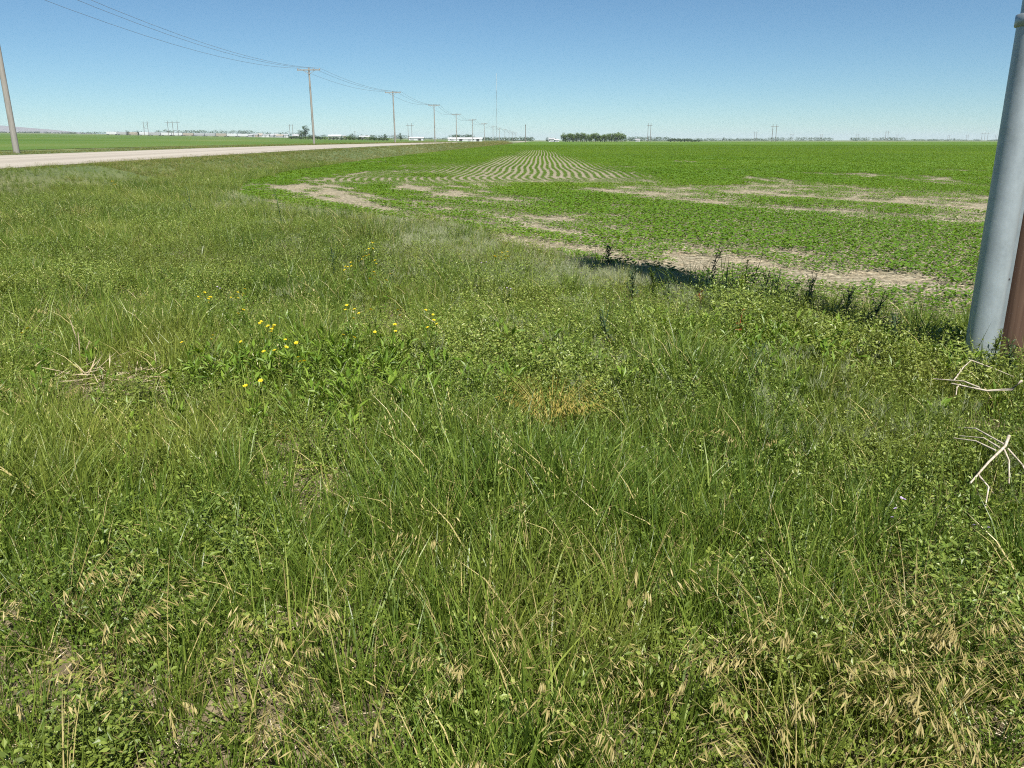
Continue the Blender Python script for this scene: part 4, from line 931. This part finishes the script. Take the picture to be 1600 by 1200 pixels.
for x, y, h in ((2.45, 7.9, .44), (2.75, 7.6, .46), (2.95, 7.2, .42), (2.6, 7.2, .48), (2.2, 7.6, .42), (3.05, 6.8, .44), (2.75, 6.6, .46), (1.85, 8.0, .40), (1.5, 8.4, .40), (2.4, 6.6, .42)):
    spike_weed(x, y, h, random.uniform(.03, .14), random.uniform(0, 6.28), 'thistle' if random.random() < .6 else 'weed', 'dark bushy weed in the ragged row along the field edge', random.randint(80, 150), .055, random.randint(4, 8))['group'] = 'dark weeds along the field edge'
# broad-leaved rosettes
def rosette(x, y, n, ln, m, lab, up=.7):
    r = empty('broad_leaved_plant', (x, y, hz(x, y))); tag(r, lab, 'weed')
    for k in range(n):
        az = 2.399 * k + random.uniform(-.3, .3); el = random.uniform(.35, up + .5); L_ = ln * random.uniform(.7, 1.15); W = L_ * random.uniform(.22, .32); b = MB(); V, F = [], []
        for i, t in enumerate((0, .25, .5, .75, 1)):
            out_ = L_ * (t * math.cos(el) + .15 * t * t); zz = L_ * (t * math.sin(el) - .45 * t * t * math.cos(el)) + .02; wd = W * (.12, .7, 1, .75, .04)[i] * .5
            for s_ in (-1, 0, 1): V.append((math.cos(az) * out_ - math.sin(az) * wd * s_, math.sin(az) * out_ + math.cos(az) * wd * s_, zz + abs(s_) * wd * .3))
        for i in range(4):
            for j in range(2): F.append((i * 3 + j, i * 3 + j + 1, i * 3 + j + 4, i * 3 + j + 3))
        b.add(V, F, random.random()); b.build('leaf', m, r, smooth=True)
    return r
rosette(1.94, 4.45, 18, .20, 'broad', 'bright broad-leaved rosette in front of the pole')
rosette(3.15, 6.4, 18, .26, 'yellowgreen', 'yellow-green broad-leaved plant behind the cable guard', .9)
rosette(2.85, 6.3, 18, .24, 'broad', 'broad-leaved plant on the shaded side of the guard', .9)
rosette(-1.5, 4.9, 18, .18, 'broad', 'broad-leaved plant below the yellow flowers')
rosette(-1.2, 5.1, 16, .17, 'broad', 'second broad-leaved plant among the yellow flowers')
rosette(2.05, 6.4, 18, .2, 'broad', 'bright leafy plant beside the rust-red dead weed')
rosette(2.4, 6.1, 16, .2, 'broad', 'bright leafy plant between rust-red weed and pole')
rosette(2.2, 3.35, 10, .20, 'clover', 'small broad-leaved plant by the bleached branch')
# rust-red dead weeds
for x, y, lab in ((1.79, 6.4, 'rust-red dried weed among bright leafy plants'), (1.82, 7.9, 'small rust-red dried leaves near the dark leaning weed')):
    spike_weed(x, y, .36 if y < 7 else .26, .1, .6, 'rust', lab, 34, .06, 4, name='dead_weed')
# dry seeding tussocks of the foreground
def tussock(x, y, h, n, m='dry', lab='straw-coloured dry grass tuft with drooping seed heads in the foreground', group='dry seeding tufts in the foreground', name='dry_grass_tuft', heads=True, spread=.5):
    r = empty(name, (x, y, hz(x, y)), random.uniform(0, 6.28)); tag(r, lab, 'dry grass', group)
    b = MB(); aa = rng.uniform(0, 6.28, n); base = np.stack([.03 * np.cos(aa), .03 * np.sin(aa), np.zeros(n)], 1); hh = h * rng.uniform(.75, 1.15, n)
    cv = rng.uniform(.35, .95, n) * spread * 1.6; at = b.blades(base, hh, np.full(n, .0035), aa, rng.uniform(.05, .4, n) * spread * 1.5, cv, lev=(0, .35, .65, .85), wp=(1, .9, .7, .5), v=rng.uniform(.1, .9, n))
    b.build('stalks', m, r)['kind'] = 'stuff'
    if heads:
        b = MB()
        for t in np.linspace(.72, 1.0, 5):
            p = at(t)
            for k in range(2): b.leaves(p, rng.uniform(.024, .042, n), rng.uniform(.003, .0052, n), aa + rng.normal(0, .22, n), rng.uniform(-1.1, -.3, n), v=rng.uniform(.2, 1, n))
        b.build('seed_heads', m, r)['kind'] = 'stuff'
    return r
for x, y in ((.87, 2.17), (.97, 2.09), (1.27, 2.24), (1.4, 2.26), (1.14, 2.14), (1.09, 1.88), (1.21, 1.98), (.8, 1.66), (.71, 1.62), (.11, 2.05), (-.12, 2.05), (-.14, 2.17), (.54, 2.1), (-1.03, 2.05), (-1.32, 2.23), (-1.32, 1.89), (-.73, 1.86), (.31, 1.66), (.7, 1.95), (-.15, 1.6), (-1.05, 1.6), (1.2, 1.76), (1.44, 2.14), (-.68, 2.21), (.45, 2.5), (-.4, 1.75), (.05, 1.72), (1.5, 1.9), (-1.55, 2.5), (-.3, 2.9)):
    tussock(x + random.uniform(-.03, .03), y + random.uniform(-.03, .03), random.uniform(.36, .46), random.randint(18, 30) if x > .6 else random.randint(14, 24), spread=random.uniform(.35, .55))
tussock(.22, 4.4, .40, 90, 'golden', 'golden fuzzy grass tuft in the middle of the green grass', None, spread=.4)
tussock(-2.85, 4.75, .36, 24, lab='dry seeding tuft beside the heap of bleached stalks', group=None)
tussock(-3.95, 7.1, .42, 22, lab='dry seeding tuft in the grass beyond the bleached stalks', group=None)
tussock(1.24, 3.96, .34, 16, lab='thin dry seeding tuft in front of the rust-red weed', group=None)
tussock(3.3, 5.0, .48, 10, lab='tall dry stalks in front of the wooden pole foot', group=None, spread=.15)
tussock(3.5, 5.2, .52, 8, lab='taller dry stalks at the right of the pole foot', group=None, spread=.12)
tussock(-8.3, 16.0, .6, 26, lab='pale seeding tuft in the grass near the gravel road', group=None, spread=.4)
tussock(-1.35, 4.35, .14, 40, 'golden', 'low yellowed patch of dead grass under the yellow flowers', None, heads=False, spread=1.0)
tussock(-.92, 3.7, .18, 40, 'dry', 'flattened tan patch of dead grass in the green', None, heads=False, spread=1.1)
# bleached branches and the heap of dead stalks
def branch(lab, lines, rad=.007):
    lines = [[(x_, y_, z_ + .06) for x_, y_, z_ in l_] for l_ in lines]
    o = Vector(lines[0][0]); base = Vector((o.x, o.y, 0)); r = empty('dead_branch', base); tag(r, lab, 'branch')
    for i, pts in enumerate(lines):
        b = MB(); k = len(pts); q = [Vector(p) - base for p in pts]
        if k == 2: q = [q[0], (q[0] + q[1]) / 2 + Vector((random.uniform(-.01, .01), random.uniform(-.01, .01), .012)), q[1]]
        r0 = rad * (1.15 if i == 0 else .7); b.tube(q, np.linspace(r0, r0 * .5, len(q)).tolist(), 6); b.build('main_limb' if i == 0 else 'twig', 'bleached', r, smooth=True)
branch('bleached white forked branch lying in the grass before the pole', [
    [(2.4, 3.72, .22), (2.32, 3.61, .21), (2.15, 3.44, .2), (1.98, 3.27, .17)], [(2.33, 3.64, .21), (2.3, 3.83, .22), (2.3, 3.98, .17)], [(2.3, 3.62, .2), (2.28, 3.72, .21), (2.24, 3.86, .17)],
    [(2.26, 3.58, .2), (2.22, 3.68, .21), (2.18, 3.8, .18)], [(2.31, 3.6, .2), (2.28, 3.5, .18), (2.22, 3.38, .12)], [(2.33, 3.6, .2), (2.33, 3.48, .17), (2.3, 3.3, .1)], [(2.05, 3.34, .18), (2.05, 3.25, .16), (2.0, 3.17, .1)]])
branch('long thin bleached branch lying at the foot of the pole', [
    [(3.02, 4.66, .22), (2.87, 4.5, .22), (2.73, 4.5, .21), (2.62, 4.68, .2)], [(2.72, 4.56, .21), (2.68, 4.66, .22), (2.56, 4.78, .2)], [(2.64, 4.7, .21), (2.8, 4.9, .24), (2.98, 5.14, .22)], [(2.98, 5.14, .22), (3.06, 5.0, .2), (3.12, 4.9, .18)], [(2.66, 4.66, .2), (2.6, 4.58, .16)]], .0075)
for k, (x, y) in enumerate(((-3.1, 5.75), (-3.2, 5.85), (-3.35, 6.1))):
    r = empty('dead_stalk', (x, y, 0)); tag(r, 'upright tan dead stalk behind the straw heap', 'stalk', 'bleached stalks by the straw heap')
    b = MB(); b.tube([(0, 0, -.02), (.02, .0, .2), (.05 - .03 * k, .01, .26 + .04 * k)], [.005, .0045, .003], 6); b.build('stem', 'straw', r)
r = empty('straw_heap', (-2.62, 5.2, 0)); tag(r, 'heap of bleached dead stalks lying in the left grass', 'straw heap')
for part, (n, ln, wd) in (('stalks', (70, .26, .008)), ('chaff', (120, .10, .006))):
    b = MB(); c = np.stack([rng.normal(0, .2, n), rng.normal(0, .15, n), rng.uniform(.04, .24, n)], 1)
    b.leaves(c, ln * rng.uniform(.4, 1.1, n), np.full(n, wd), rng.uniform(0, 6.28, n), rng.normal(0, .25, n), v=rng.uniform(0, 1, n)); b.build(part, 'straw', r)['kind'] = 'stuff'

# ------------------------------------------------------------------ summer haze over the plain
m, t, N, L, P = mat('haze'); N.remove(P)
pv = N.new('ShaderNodeVolumePrincipled'); pv.inputs['Color'].default_value = (.74, .86, 1, 1); pv.inputs['Density'].default_value = .00007; pv.inputs['Anisotropy'].default_value = 0
L.new(pv.outputs[0], N['Material Output'].inputs['Volume'])
b = MB(); b.box(-9500, 9500, -400, 13000, -3, 76)
tag(b.build('haze', 'haze'), 'thin pale summer haze lying over the whole plain', 'haze', kind='stuff')
